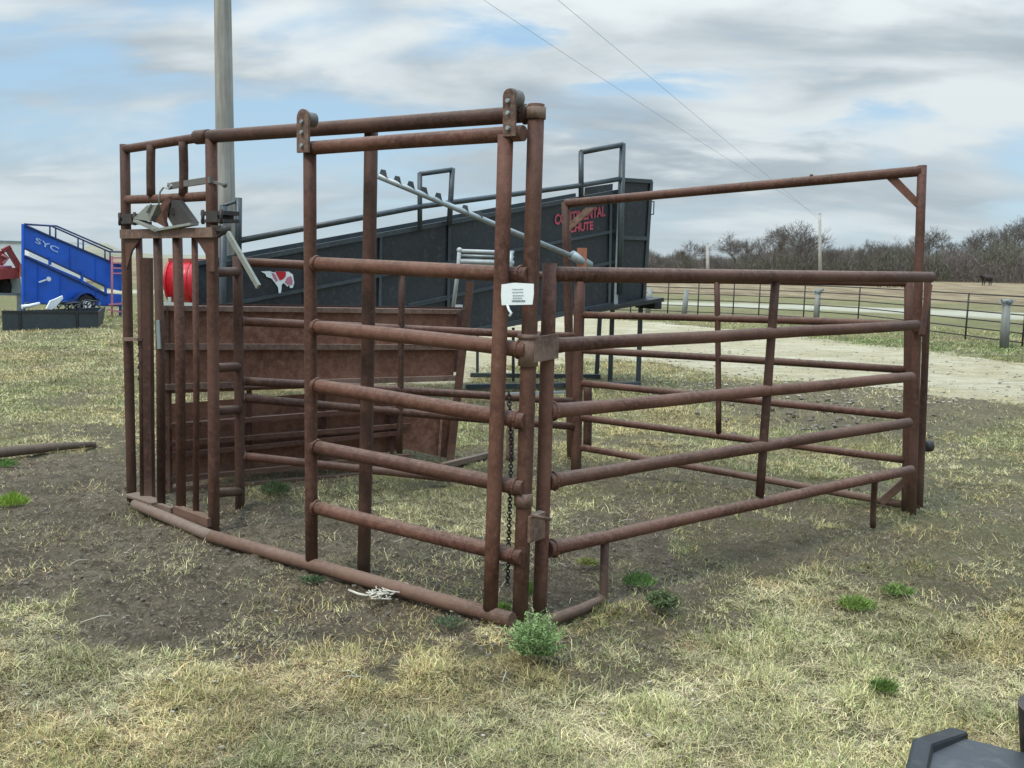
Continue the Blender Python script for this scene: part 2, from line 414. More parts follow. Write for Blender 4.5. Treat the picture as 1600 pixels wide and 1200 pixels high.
P_PEN = poly([(420, 745), (900, 725), (1080, 720), (1240, 745), (1400, 800), (1500, 860), (1250, 900), (1060, 1010), (900, 1000), (780, 960)])
P_STRAW = poly([(560, 745), (900, 760), (880, 830), (640, 830), (440, 790), (430, 760)])
def masks(x, y):
    wx = (nfbm(x * 1.3, y * 1.3, 5) - .5); wy = (nfbm(x * 1.3 + 40, y * 1.3 + 9, 5) - .5)
    w3 = (nfbm(x * 6 + 11, y * 6 + 2, 4, .6) - .5); w4 = (nfbm(x * 6 + 61, y * 6 + 22, 4, .6) - .5)
    xx = x + wx * 1.1 + w3 * .45; yy = y + wy * 1.1 + w4 * .45
    n_s = nfbm(x * 3.2 + 3, y * 3.2, 4, .6)
    n_b = nfbm(x * .8 + 9, y * .8 + 4, 4)
    dirt = sm(sdist(xx, yy, P_DIRT), -.16, .22)
    dirt = np.maximum(dirt, .72 * sm(sdist(xx, yy, P_DIRT2), -.2, .3))
    dirt = np.maximum(dirt, .75 * sm(sdist(xx, yy, P_DIRT3), -.1, .15))
    dirt = np.maximum(dirt, .75 * sm(sdist(xx, yy, P_DIRT4), -.3, .4))
    dirt = np.maximum(dirt, .55 * sm(sdist(xx, yy, P_DIRT5), -.1, .2))
    near = sm(np.hypot(x, y), 16, 9)
    dirt = np.maximum(dirt, .8 * sm(nfbm(x * 1.3 + 50, y * 1.3 + 13, 6, .6), .53, .64) * (.45 + .55 * near))
    dirt = np.maximum(dirt, .85 * sm(sdist(xx, yy, P_PEN), -.2, .3) * sm(nfbm(x * 1.9 + 5, y * 1.9 + 71, 5, .6), .28, .46))
    dirt = dirt * (1 - .75 * sm(sdist(xx, yy, P_STRAW), -.15, .2))
    grav = sm(sdist(x + wx * 1.8, y + wy * 1.8, P_GRAV), -.8, .8)
    road = .85 * sm(sdist(x + wx, y + wy, P_ROAD), -.6, .9)
    green = sm(sdist(x + wx * 1.2, y + wy * 1.2, P_GREEN), -.3, .4)
    cover = np.clip(1 - dirt, 0, 1) * (1 - grav) * (1 - road)
    cover = np.clip(cover - .5 * sm(n_s, .48, .68) - .45 * sm(nfbm(x * 13 + 3, y * 13 + 41, 3, .6), .42, .66) * near, 0, 1)
    cover = np.maximum(cover, .12 * (1 - grav * .8) * (1 - road) * sm(nfbm(x * 2.7 + 83, y * 2.7 + 19, 5, .6), .48, .60))
    hue = sm(nfbm(x * .9 + 21, y * .9 + 33, 5, .6), .42, .68)      # 0 straw .. 1 green
    hue = np.maximum(hue * .85, green)
    return dirt, grav, road, green, cover, hue, n_b
def gheight(x, y):
    r = np.hypot(x, y)
    h = (nfbm(x * .9, y * .9, 3) - .5) * .05 + (nfbm(x * 4, y * 4, 5, .62) - .5) * .075
    clod = np.abs(nfbm(x * 11 + 7, y * 11, 4, .65) - .5) * .10
    k = np.clip(1 - r / 25, 0, 1)
    return (h + clod) * k - .035 * k
def rings():
    a1 = np.linspace(math.radians(-40), math.radians(40), 560)
    a2 = np.linspace(math.radians(40), math.radians(320), 70)[1:-1]
    ang = np.concatenate([a1, a2])
    rad = np.concatenate([[0.35, .8], np.geomspace(1.3, 34, 640), np.geomspace(35, 1500, 110)])
    return ang, rad
ang, rad = rings(); na, nr = len(ang), len(rad)
A, R_ = np.meshgrid(ang, rad)
gx = (np.sin(A) * R_).ravel(); gy = (np.cos(A) * R_).ravel()
gz = gheight(gx, gy)
gx = np.append(gx, 0); gy = np.append(gy, 0); gz = np.append(gz, -.01)
me = bpy.data.meshes.new('ground')
idx = np.arange(nr * na).reshape(nr, na)
a = idx[:-1, :]; b = np.roll(idx, -1, 1)[:-1, :]; c = np.roll(idx, -1, 1)[1:, :]; d = idx[1:, :]
quads = np.stack([a, d, c, b], -1).reshape(-1, 4)[:, ::-1]
tri = np.stack([np.full(na, nr * na), np.roll(idx[0], -1), idx[0]], -1)[:, ::-1]
nv = len(gx); nq = len(quads); ntr = len(tri)
me.vertices.add(nv); me.vertices.foreach_set('co', np.stack([gx, gy, gz], -1).ravel())
me.loops.add(nq * 4 + ntr * 3); me.loops.foreach_set('vertex_index', np.concatenate([quads.ravel(), tri.ravel()]))
me.polygons.add(nq + ntr)
me.polygons.foreach_set('loop_start', np.concatenate([np.arange(nq) * 4, nq * 4 + np.arange(ntr) * 3]))
me.polygons.foreach_set('use_smooth', np.ones(nq + ntr, bool))
me.update(calc_edges=True)
dirt, grav, road, green, cover, hue, nb = masks(gx, gy)
at1 = me.color_attributes.new('m1', 'FLOAT_COLOR', 'POINT'); at1.data.foreach_set('color', np.stack([dirt, grav, road, np.ones(nv)], -1).ravel())
at2 = me.color_attributes.new('m2', 'FLOAT_COLOR', 'POINT')
fieldm = sm(np.hypot(gx, gy), 52, 62)
at2.data.foreach_set('color', np.stack([hue, fieldm, cover, np.ones(nv)], -1).ravel())
gm, t, b = mat_new('ground_surface')
A1 = t.nodes.new('ShaderNodeAttribute'); A1.attribute_name = 'm1'; A2 = t.nodes.new('ShaderNodeAttribute'); A2.attribute_name = 'm2'
s1 = t.nodes.new('ShaderNodeSeparateColor'); s2 = t.nodes.new('ShaderNodeSeparateColor')
t.links.new(A1.outputs['Color'], s1.inputs[0]); t.links.new(A2.outputs['Color'], s2.inputs[0])
nf = noise(t, 60, 6, .7); nm = noise(t, 9, 6, .65); nl = noise(t, 1.2, 5, .6); nx_ = noise(t, .12, 6, .6)
grass = mixc(t, s2.outputs[0], (.350, .290, .140), (.220, .230, .085))
grass = mixc(t, ramp(t, nm, [(.35, (0, 0, 0)), (.62, (.85, .85, .85))]), grass, (.100, .082, .052))
grass = mixc(t, ramp(t, nl, [(.45, (0, 0, 0)), (.7, (.4, .4, .4))]), grass, (.26, .215, .11))
n3b = noise(t, .5, 6, .65); grass = mixc(t, ramp(t, n3b, [(.42, (0, 0, 0)), (.6, (.6, .6, .6))]), grass, (.19, .205, .080))
dirtc = ramp(t, nm, [(.32, (.086, .064, .040)), (.48, (.155, .120, .078)), (.68, (.240, .196, .132))])
dirtc = mixc(t, ramp(t, nf, [(.50, (0, 0, 0)), (.62, (.8, .8, .8))]), dirtc, (.30, .25, .185))
n25 = noise(t, 24, 5, .7)
dirtc = mixc(t, ramp(t, n25, [(.34, (.85, .85, .85)), (.48, (0, 0, 0))]), dirtc, (.060, .045, .031))
dirtc = mixc(t, ramp(t, nl, [(.40, (.5, .5, .5)), (.55, (0, 0, 0))]), dirtc, (.100, .079, .056))
gravc = ramp(t, nf, [(.3, (.38, .31, .19)), (.55, (.54, .46, .29)), (.75, (.66, .58, .39))])
gravc = mixc(t, ramp(t, nl, [(.42, (0, 0, 0)), (.68, (.55, .55, .55))]), gravc, (.36, .32, .205))
nw = noise(t, .55, 6, .65); gravc = mixc(t, ramp(t, nw, [(.45, (0, 0, 0)), (.62, (.5, .5, .5))]), gravc, (.66, .60, .46))
c = mixc(t, s1.outputs[0], grass, dirtc)
mpg = t.nodes.new('ShaderNodeMapping'); gpg = t.nodes.new('ShaderNodeNewGeometry'); t.links.new(gpg.outputs['Position'], mpg.inputs[0]); mpg.inputs['Scale'].default_value = (1.1, 3.2, 1); mpg.inputs['Rotation'].default_value = (0, 0, -.25)
ngr = noise(t, 1.0, 8, .75, mpg.outputs[0])
gravc = mixc(t, ramp(t, ngr, [(.36, (.75, .75, .75)), (.50, (0, 0, 0))]), gravc, (.30, .27, .17))
gravc = mixc(t, ramp(t, ngr, [(.56, (0, 0, 0)), (.66, (.5, .5, .5))]), gravc, (.74, .69, .55))
edge = t.nodes.new('ShaderNodeMath'); edge.operation = 'MULTIPLY_ADD'; t.links.new(ngr, edge.inputs[0]); edge.inputs[1].default_value = 1.1; t.links.new(s1.outputs[1], edge.inputs[2])
gmask = ramp(t, edge.outputs[0], [(.80, (0, 0, 0)), (1.0, (1, 1, 1))])
c = mixc(t, gmask, c, gravc)
fld = ramp(t, nx_, [(.3, (.20, .145, .085)), (.5, (.30, .225, .135)), (.7, (.27, .235, .125))])
mpf = t.nodes.new('ShaderNodeMapping'); gpf = t.nodes.new('ShaderNodeNewGeometry'); t.links.new(gpf.outputs['Position'], mpf.inputs[0]); mpf.inputs['Scale'].default_value = (.5, .12, 1)
nff = noise(t, 1.0, 7, .75, mpf.outputs[0])
fld = mixc(t, ramp(t, nff, [(.40, (.8, .8, .8)), (.54, (0, 0, 0))]), fld, (.13, .085, .05))
fld = mixc(t, ramp(t, nff, [(.52, (0, 0, 0)), (.66, (.7, .7, .7))]), fld, (.38, .32, .20))
c = mixc(t, s2.outputs[1], c, fld)
c = mixc(t, s1.outputs[2], c, mixc(t, ramp(t, nm, [(.4, (0, 0, 0)), (.7, (1, 1, 1))]), (.44, .41, .31), (.56, .53, .42)))
t.links.new(c, b.inputs['Base Color']); b.inputs['Roughness'].default_value = .95; b.inputs['Specular IOR Level'].default_value = .15
hgt = t.nodes.new('ShaderNodeMath'); hgt.operation = 'ADD'; t.links.new(nf, hgt.inputs[0]); t.links.new(nm, hgt.inputs[1])
bump(t, b, hgt.outputs[0], 1.0, .035)
me.materials.append(gm)
g_o = bpy.data.objects.new('ground', me); C.objects.link(g_o); g_o['kind'] = 'structure'

# distant rise of land
mb = MB(); hx = []
for i in range(241):
    an = math.radians(-60 + i * .5)
    px = 800 + F * math.tan(an)
    hgt_ = 1.2 + 5.5 * max(0, vnoise(np.array([i * .11]), np.array([3.3]))[0] - .25)
    hgt_ += 5.5 * math.exp(-((px - 158) / 26) ** 2) + 2.5 * math.exp(-((px - 1120) / 130) ** 2) + 1.0 * math.exp(-((px - 300) / 100) ** 2)
    hx.append((math.sin(an), math.cos(an), hgt_))
for (rr_, k_) in ((560, 0), (640, .7), (720, 1), (800, 1), (950, -.1)):
    for (sx, cy, h_) in hx: mb.v.append(Vector((sx * rr_, cy * rr_, h_ * k_ * 1.3 - .3)))
n_ = len(hx)
for k in range(4):
    for i in range(n_ - 1): mb.face((k * n_ + i, k * n_ + i + 1, (k + 1) * n_ + i + 1, (k + 1) * n_ + i), True)
hm, t, b = mat_new('far_hill'); t.links.new(ramp(t, noise(t, .02, 5), [(.35, (.20, .19, .12)), (.65, (.30, .27, .19))]), b.inputs['Base Color']); b.inputs['Roughness'].default_value = 1
ho = bpy.data.objects.new('hills', mb.mesh('hills', hm, ZERO)); C.objects.link(ho); ho['kind'] = 'structure'

# ------------------------------------------------------------------ grass and straw (nobody could count it)
def blades(name, n, rmin, rmax, amin, amax, kind, label, gpow=1.0):
    r = rmin * (rmax / rmin) ** (rng.random(n) ** gpow)
    an = np.radians(amin + (amax - amin) * rng.random(n))
    x = np.sin(an) * r; y = np.cos(an) * r
    dirt, grav, road, green, cover, hue, nb = masks(x, y)
    if kind == 'grass': keep = rng.random(n) < np.clip(cover * 1.3, 0, 1) * (.55 + .45 * np.maximum(hue, .35))
    else: keep = rng.random(n) < np.clip(.085 + .9 * cover * (1 - hue * .45), 0, 1) * (1 - grav * .88) * (1 - road)
    x, y, r, hue, cover, green = x[keep], y[keep], r[keep], hue[keep], cover[keep], green[keep]
    n = len(x); z = gheight(x, y)
    th = rng.random(n) * 2 * np.pi; dx, dy = np.cos(th), np.sin(th)
    pat = nfbm(x * 4.1 + 31, y * 4.1 + 8, 4, .6)
    if kind == 'grass':
        ln = (rng.gamma(4, .0058, n) + .009) * (.6 + 1.1 * sm(pat, .35, .65)); lean = rng.uniform(.6, 3.0, n)
        wd = rng.uniform(.0009, .0020, n)
    else:
        ln = rng.gamma(3.0, .0115, n) + .012; lean = rng.uniform(2.0, 12, n)
        wd = rng.uniform(.0007, .0019, n)
    if kind != 'grass': ln = ln * (.45 + .55 * sm(cover, .03, .4)); wd = wd * (.6 + .4 * sm(cover, .03, .4))
    wd = np.maximum(wd * .9, r * .00020); ln = ln * (1 + .010 * r)
    k = ln / np.sqrt(1 + lean ** 2); hx_ = lean * k
    bz = z + np.where(rng.random(n) < .5, 0, .006)
    # base, middle, tip
    px_, py_ = -dy * wd, dx * wd
    curve = rng.uniform(.5, .8, n); bend = rng.normal(0, .25, n) * hx_
    mx = x + dx * hx_ * .5 - dy * bend; my = y + dy * hx_ * .5 + dx * bend; mz = bz + k * curve
    tx = x + dx * hx_; ty = y + dy * hx_; tz = bz + k * np.where(rng.random(n) < .4, .6, 1)
    co = np.empty((n, 5, 3))
    co[:, 0] = np.stack([x - px_, y - py_, bz - .004], -1); co[:, 1] = np.stack([x + px_, y + py_, bz - .004], -1)
    co[:, 2] = np.stack([mx - px_ * .8, my - py_ * .8, mz], -1); co[:, 3] = np.stack([mx + px_ * .8, my + py_ * .8, mz], -1)
    co[:, 4] = np.stack([tx, ty, tz], -1)
    base = np.arange(n)[:, None] * 5
    q = base + np.array([[0, 1, 3, 2]]); tr = base + np.array([[2, 3, 4]])
    me = bpy.data.meshes.new(name); me.vertices.add(n * 5); me.vertices.foreach_set('co', co.ravel())
    me.loops.add(n * 7); me.loops.foreach_set('vertex_index', np.concatenate([q.ravel(), tr.ravel()]))
    me.polygons.add(n * 2); me.polygons.foreach_set('loop_start', np.concatenate([np.arange(n) * 4, n * 4 + np.arange(n) * 3]))
    me.update(calc_edges=True)
    u = rng.random(n)[:, None]; v = (rng.uniform(.32, 1.25, n) * (.68 + .5 * sm(nfbm(x * 2.3 + 3, y * 2.3 + 77, 4, .6), .3, .7)))[:, None]
    if kind == 'grass':
        g1 = np.array([.20, .235, .075]); g2 = np.array([.40, .41, .17]); st = np.array([.64, .56, .27]); gg = np.array([.12, .24, .04])
        col = g1 * (1 - u) + g2 * u
        isst = (rng.random(n) < (.62 - .45 * hue))[:, None]
        col = np.where(isst, st, col) * v
        isg = (rng.random(n) < .55 * green)[:, None]; col = np.where(isg, gg * v, col)
    else:
        s1_ = np.array([.72, .61, .34]); s2_ = np.array([.44, .32, .21]); s3_ = np.array([.54, .50, .30])
        w1 = rng.random(n)[:, None]
        cvr = sm(cover, .03, .4)[:, None]; col = np.where(w1 < .14 + .36 * cvr, s1_, np.where(w1 < .30 + .42 * cvr, s3_, s2_)) * v
    tan_ = sm(nfbm(x * 1.7 + 91, y * 1.7 + 47, 5, .6), .50, .62)[:, None]
    col = np.where(rng.random(n)[:, None] < .75 * tan_, col * np.array([.97, .86, .77]), col)
    cc = np.ones((n, 5, 4)); cc[:, :, :3] = np.clip(col, 0, 1)[:, None, :]
    ca = me.color_attributes.new('col', 'FLOAT_COLOR', 'POINT'); ca.data.foreach_set('color', cc.ravel())
    me.materials.append(attr_mat(name + '_blades', 'col', .75))
    o = bpy.data.objects.new(name, me); C.objects.link(o); tag(o, label, 'grass', kind='stuff'); return o
blades('short_grass', 1100000, 2.0, 30, -36, 36, 'grass', 'short patchy green and straw coloured grass over the yard', 1.15)
blades('dry_straw', 1250000, 2.0, 24, -36, 36, 'straw', 'loose dry straw and dead grass lying on the dirt', 1.1)

# ================================================================== front pipe frame with overhead track
RU = M['rust']
pL = V((206, 783), (195, 226)); pM = V((334, 829), (330, 216)); pC = V((568, 891), (580, 205)); pR = V((812, 968), (838, 163))
fr = thing('overhead_track_frame', G(812, 968), 'rusty welded pipe frame with tall posts, overhead roller track and ground sill', 'pipe frame')
def post(name, p, r, par, mat=RU, top=0.0, wob=.003):
    e = (p[1] - p[0]).normalized()
    return part(name, MB().pipe(p[0] - Vector((0, 0, .05)), p[1] + e * top, r, 14, wob), mat, par)
post('post', pL, .031, fr, M['rust2']); post('post', pM, .033, fr, RU); post('post', pC, .034, fr, M['rust2']); post('post', pR, .036, fr, RU)
tA, tB = at(pL, 233), at(pM, 212.5)
part('header_pipe', MB().pipe(tA, tA.lerp(tB, .97), .027), RU, fr)
tC, tD = at(pM, 213), at(pR, 177)
e = (tD - tC).normalized()
q = MB(); bead(q, tD - e * .055, e, .037)
part('track_pipe', q.pipe(tC - e * .10, tD - e * .03, .036, 16, .002).tube([tC - e * .13, tC - e * .02], .040, 16), M['rust2'], fr)
# junction block at the top of the corner post
mb = MB(); jc = at(pR, 174); ax = (tD - tC).normalized()
mb.tube([jc - ax * .14, jc + ax * .0], .030, 14); mb.tube([at(pR, 186), at(pR, 168)], .043, 14)
part('collar', mb, M['rust_dusty'], fr)
# ground sill
sM = G(331, 838, .03); sR = G(800, 969, .03); sL = G(211, 788, .02)
part('sill_pipe', MB().pipe(sL, sM, .033, 14, .002), M['rust_dusty'], fr)
part('sill_pipe', MB().pipe(sM, sR, .036, 14, .003), M['rust_red'], fr)
# pipes of the overhead section above the head gate
cr0, cr1 = at(pL, 312), at(pM, 306)
part('cross_pipe', MB().pipe(cr0, cr1, .027), M['rust_red'], fr)
for k, px in ((.30, 236), (.66, 286)):
    part('upright', MB().pipe(onpl(px, 306, pL[0], pM[0]), onpl(px, 230 - (px - 200) * .1, pL[0], pM[0]), .026), M['rust2'], fr)

# ================================================================== head gate (catch) between the two left posts
hg = thing('head_gate', G(270, 800), 'narrow head gate of upright bars with grey latch plates, leftmost in the rusty pen', 'head gate')
PLa, PLb = toward(pL[0], .05), toward(pM[0], .05)
PBa, PBb = toward(pL[0], -.07), toward(pM[0], -.07)
def hp(px, py): return onpl(px, py, PLa, PLb)
mb = MB(); mb.bar(hp(193, 366), hp(338, 363), .05, .055)
part('crossbeam', mb, M['rust_edge'], hg)
part('gusset', MB().plate([hp(196, 372), hp(222, 371), hp(207, 392), hp(199, 420)], .012), M['rust'], hg)
part('gusset', MB().plate([hp(336, 370), hp(300, 369), hp(312, 380), hp(322, 396), hp(326, 424), hp(336, 424)], .012), M['rust'], hg)
for (x0, y0, x1, y1, w_, m_) in ((217, 372, 224, 790, .040, 'rust2'), (246, 368, 252, 790, .052, 'rust2'), (277, 368, 283, 803, .058, 'rust'), (304, 368, 306, 812, .036, 'rust')):
    q = MB(); a_ = onpl(x0, y0, toward(pL[0], .0), toward(pM[0], .0)); b_ = onpl(x1, y1, toward(pL[0], .0), toward(pM[0], .0)); b_.z = max(b_.z, .02)
    mid = a_.lerp(b_, .45) + Vector((.008, 0, 0)); q.tube([a_, mid, b_], w_ * .5, 10)
    part('bar', q, M[m_], hg)
q = MB(); q.bar(onpl(230, 403, PBa, PBb), onpl(234, 778, PBa, PBb), .05, .06); part('slide_channel', q, M['rust2'], hg)
q = MB(); q.bar(hp(293, 505), hp(247.5, 505).lerp(hp(293, 505), .99), .01, .01)
q = MB(); q.bar(onpl(247, 500, toward(pL[0], .03), toward(pM[0], .03)), onpl(249, 545, toward(pL[0], .03), toward(pM[0], .03)), .02, .018); part('pale_strip', q, M['galv'], hg, 'pale strip on the second bar')  # small pale strip set against the second bar
q = MB(); q.bar(hp(195, 530), hp(218, 530), .03, .022); part('tie_plate', q, M['rust_edge'], hg)
q = MB(); q.bar(hp(205, 772), hp(247, 786), .09, .014); q.bar(hp(248, 790), hp(270, 797), .03, .03); part('foot_plate', q, M['rust_dusty'], hg)
q = MB(); q.bar(hp(276, 796), hp(330, 816), .05, .05); part('foot_bar', q, M['rust_red'], hg)
# collars on both posts
for px0, px1, py in ((184, 213, 337), (313, 349, 333)):
    q = MB(); cpos = hp((px0 + px1) / 2, py); dx_ = (PLb - PLa).normalized(); dy_ = Vector((-dx_.y, dx_.x, 0)); wv = (hp(px1, py) - hp(px0, py)).length / 2
    q.box(cpos + dy_ * .05, dx_ * wv, dy_ * .05, Vector((0, 0, .011))); q.box(cpos + dy_ * .05 - Vector((0, 0, .042)), dx_ * wv, dy_ * .05, Vector((0, 0, .009)))
    q.box(cpos + dy_ * .05 + Vector((0, 0, -.02)), dx_ * wv * .5, dy_ * .052, Vector((0, 0, .028)))
    for s_ in (-1, 1): q.disc(cpos + dx_ * wv * .8 * s_ + Vector((0, 0, -.02)) - dy_ * .0, (0, 0, 1), .010, .08, 8)
    part('pivot_collar', q, M['iron'], hg)
# V linkage plates (bent channels)
def lp(px, py, d=.05): return onpl(px, py, toward(pL[0], d), toward(pM[0], d))
part('latch_plate', MB().plate([lp(236, 321), lp(252, 320), lp(240, 346), lp(214, 342)], .05), M['plate'], hg, 'pale grey latch plate')
part('latch_plate', MB().plate([lp(252, 321, .09), lp(266, 307, .09), lp(268, 316, .09), lp(244, 346, .09), lp(262, 356, .09), lp(236, 357, .09), lp(214, 343, .09), lp(239, 344, .09)][:5], .02), M['rust'], hg)
part('latch_plate', MB().plate([lp(262, 312), lp(281, 313), lp(306, 348), lp(299, 352), lp(276, 354), lp(262, 330)], .045), M['iron'], hg, 'dark latch plate')
q = MB(); q.bar(lp(214, 345, .1), lp(250, 361, .1), .05, .014); q.bar(lp(246, 360, .1), lp(304, 350, .1), .05, .014); part('latch_tray', q, M['plate'], hg)
part('roller', MB().disc(lp(243, 342, .1), ray(243, 342), .022, .03, 16), M['iron'], hg); part('roller', MB().disc(lp(270, 330, .1), ray(243, 342), .018, .03, 14), M['iron'], hg)
q = MB(); q.tube([lp(236, 318, .12), lp(230, 332, .12)], .006); part('pin', q, M['galv'], hg)
q = MB(); q.tube([lp(248, 321, .1), lp(250, 300, .1), lp(256, 292, .1), lp(264, 295, .1), lp(268, 289, .1)], .006, 8); part('cable', q, M['pale'], hg, 'pale steel cable loop')
q = MB(); q.bar(lp(264, 291, .0), lp(330, 281, .0), .02, .035); q.bar(lp(330, 283, -.04), lp(350, 289, -.04), .02, .014); q.sphere(lp(351, 289, -.04), .016); q.sphere(lp(266, 291, .02), .02); part('push_arm', q, M['darkiron'], hg)
q = MB(); q.bar(lp(333, 356, .02), lp(356, 358, .02), .04, .03); q.bar(lp(338, 370, .02), lp(354, 359, .02), .02, .02); q.sphere(lp(353, 359, .04), .03, 10); part('handle_bracket', q, M['iron'], hg)
q = MB(); q.bar(lp(356, 364, .06), lp(404, 448, .06), .016, .030); part('lever_handle', q, M['plate'], hg, 'pale bare metal lever handle')
# short spacers to the fence post behind
D1 = V((375, 789), (371, 400))
for y_ in (424, 573, 640, 768):
    part('spacer_pipe', MB().tube([at(pM, y_ + 2), at(D1, y_)], .028, 12), M['rust2'], hg)
q = MB(); 
for k in range(14):
    c0 = lp(217, 470 + k * 9, -.02); q.tube([c0, c0 + Vector((.006 * (-1) ** k, 0, -.03))], .005, 6)
part('hanging_chain', q, M['iron'], hg)

# ================================================================== sliding gate hung on the track
S0, S1 = G(487, 890), G(768, 967)
def sp(px, py): return onpl(px, py, S0, S1)
sg = thing('sliding_gate', S1, 'tall rusty sliding pipe gate with six rails hung from rollers on the overhead track', 'sliding gate')
RR = M['rust_red']
part('upright', MB().pipe(sp(487, 876), sp(484, 224), .032, 14, .003), RU, sg)
part('upright', MB().pipe(toward(sp(766, 950), .02), toward(sp(790, 212), .02), .034, 14, .003), RR, sg)
part('top_rail', MB().pipe(sp(479, 232), sp(818, 208), .033, 14, .003), RR, sg)
for (y0, y1, m_) in ((412, 430, 'rust_red'), (511, 547, 'rust_red'), (602, 658, 'rust_red'), (698, 763, 'rust'), (792, 871, 'rust_red')):
    a_, b_ = sp(490, y0), at(pR, y1).lerp(sp(817, y1), .35)
    q = MB().pipe(a_, b_, .035, 14, .005); u_ = (b_ - a_).normalized(); bead(q, a_ + u_ * .022, u_, .035); bead(q, b_ - u_ * .04, u_, .035); part('rail', q, M[m_], sg)
def hanger(cx, ytop, ybot, wpx, rpx):
    ax = (tD - tC).normalized(); nrm = Vector((-ax.y, ax.x, 0)).normalized() * -1
    if nrm.dot(EYE - S0) < 0: nrm = -nrm
    q = MB(); c0, c1 = sp(cx, ytop + 4), sp(cx, ybot)
    half = (sp(cx + wpx / 2, 230) - sp(cx - wpx / 2, 230)).length / 2
    zt = onpl(cx, ytop + 6, S0, S1); zb = onpl(cx, ybot, S0, S1)
    for d_ in (.045,):
        q.box((zt + zb) / 2 + nrm * d_, ax * half, nrm * .006, (zt - zb) / 2)
        q.disc(zt + nrm * d_, nrm, half, .012, 16)
    h = part('hanger', q, M['rust_edge'], sg)
    wr = rpx / F * zt.y
    part('roller', MB().disc(zt - nrm * .012 - ax * .018, nrm, wr, .05, 24), M['darkiron'], h)
    q = MB()
    for f_ in (.12, .42, .80): part('bolt', MB().disc(zt.lerp(zb, f_) + nrm * .055, nrm, .009, .016, 8), M['galv'], h)
hanger(485, 180, 240, 19, 11); hanger(806, 147, 215, 19, 14)

# ================================================================== corner hardware, chain, tag
q = MB()
BP = V((843, 957), (859, 411))
c0, c1 = at(pR, 545), at(BP, 540)
dx_ = (c1 - c0).normalized(); dn = Vector((dx_.y, -dx_.x, 0)); 
if dn.dot(EYE - c0) < 0: dn = -dn
q.box(c0.lerp(c1, .55) + dn * .042, (c1 - c0) * .62, dn * .007, Vector((0, 0, .055)))
q.tube([c0 + Vector((0, 0, -.075)), c0 + Vector((0, 0, .06))], .045, 14)
q.tube([c0 + Vector((0, 0, .045)), c0 + Vector((0, 0, .065))], .050, 14)
part('hinge_plate', q, M['rust_edge'], fr)
q = MB(); c2 = at(pR, 822)
q.box(c2.lerp(at(BP, 818), .35) + dn * .03, dx_ * .05, dn * .02, Vector((0, 0, .06))); q.tube([at(pR, 790), at(pR, 770)], .042, 12); q.tube([c2 + dn * .05 + Vector((0, 0, .06)), at(BP, 808) + dn * .045], .008, 8)
part('latch_bracket', q, M['rust_edge'], fr)
def chain(p, q_, n, mb, lw=.0085, wr=.0030, sag=0.0):
    p = Vector(p); q_ = Vector(q_)
    for i in range(n):
        t_ = (i + .5) / n; c = p.lerp(q_, t_) - Vector((0, 0, sag * 4 * t_ * (1 - t_)))
        ax = (q_ - p).normalized(); L_ = (q_ - p).length / n * .72
        sd_ = ax.cross(Vector((0, 1, 0)) if i % 2 else Vector((1, .3, 0))).normalized()
        pts = []
        for k in range(11):
            an = 2 * math.pi * k / 10
            pts.append(c + ax * (math.cos(an) * L_) + sd_ * (math.sin(an) * lw))
        mb.tube(pts, wr, 5, cap=False)
cp = [onpl(795, 612, toward(pR[0], -.05), toward(S0, -.05)), onpl(799, 700, toward(pR[0], -.05), toward(S0, -.05)), onpl(793, 915, toward(pR[0], -.05), toward(S0, -.05))]
q = MB(); chain(cp[0], cp[1], 16, q); chain(cp[1], cp[2], 42, q)
solo('chain', q, M['iron'], cp[2], 'dark steel link chain hanging beside the corner post of the sliding gate', 'chain')
tp = [toward(onpl(784, 444, S0, S1), .055), toward(onpl(834, 443, S0, S1), .055), toward(onpl(832, 475, S0, S1), .055), toward(onpl(784, 476, S0, S1), .055)]
tg = thing('paper_tag', tp[3], 'white printed paper sheet taped to the rusty corner post', 'paper sign')
mid_t = tp[0].lerp(tp[1], .4) + Vector((0, 0, .006))
part('sheet', MB().plate([tp[0], mid_t, tp[1], tp[1].lerp(tp[2], .5) + (tp[1] - tp[0]) * .02, tp[2], tp[3], tp[3].lerp(tp[0], .5) - (tp[1] - tp[0]) * .02], .002), M['paper'], tg)
ux = (tp[1] - tp[0]); uy = (tp[3] - tp[0]); nn = ux.cross(uy).normalized()
if nn.dot(EYE - tp[0]) < 0: nn = -nn
q = MB(); q2 = MB(); rd = random.Random(4)
for k, (u0_, u1_, v_) in enumerate(((.34, .64, .22), (.34, .66, .36), (.36, .66, .52), (.36, .62, .64))):
    x_ = u0_
    while x_ < u1_:
        w2 = rd.uniform(.02, .05); q.plate([tp[0] + ux * x_ + uy * v_ + nn * .003, tp[0] + ux * (x_ + w2) + uy * v_ + nn * .003, tp[0] + ux * (x_ + w2) + uy * (v_ + .045) + nn * .003, tp[0] + ux * x_ + uy * (v_ + .045) + nn * .003], .0006); x_ += w2 + .012
x_ = .33
while x_ < .72:
    w2 = rd.uniform(.02, .045); q2.plate([tp[0] + ux * x_ + uy * .76 + nn * .003, tp[0] + ux * (x_ + w2) + uy * .76 + nn * .003, tp[0] + ux * (x_ + w2) + uy * .84 + nn * .003, tp[0] + ux * x_ + uy * .84 + nn * .003], .0006); x_ += w2 + .014
part('printing', q, M['ink'], tg); part('printing', q2, M['ink_dark'], tg)
part('tie', MB().tube([toward(onpl(793, 475, S0, S1), .05), toward(onpl(795, 483, S0, S1), .05), toward(onpl(799, 488, S0, S1), .05), toward(onpl(796, 493, S0, S1), .05)], .006, 6), M['paper'], tg)

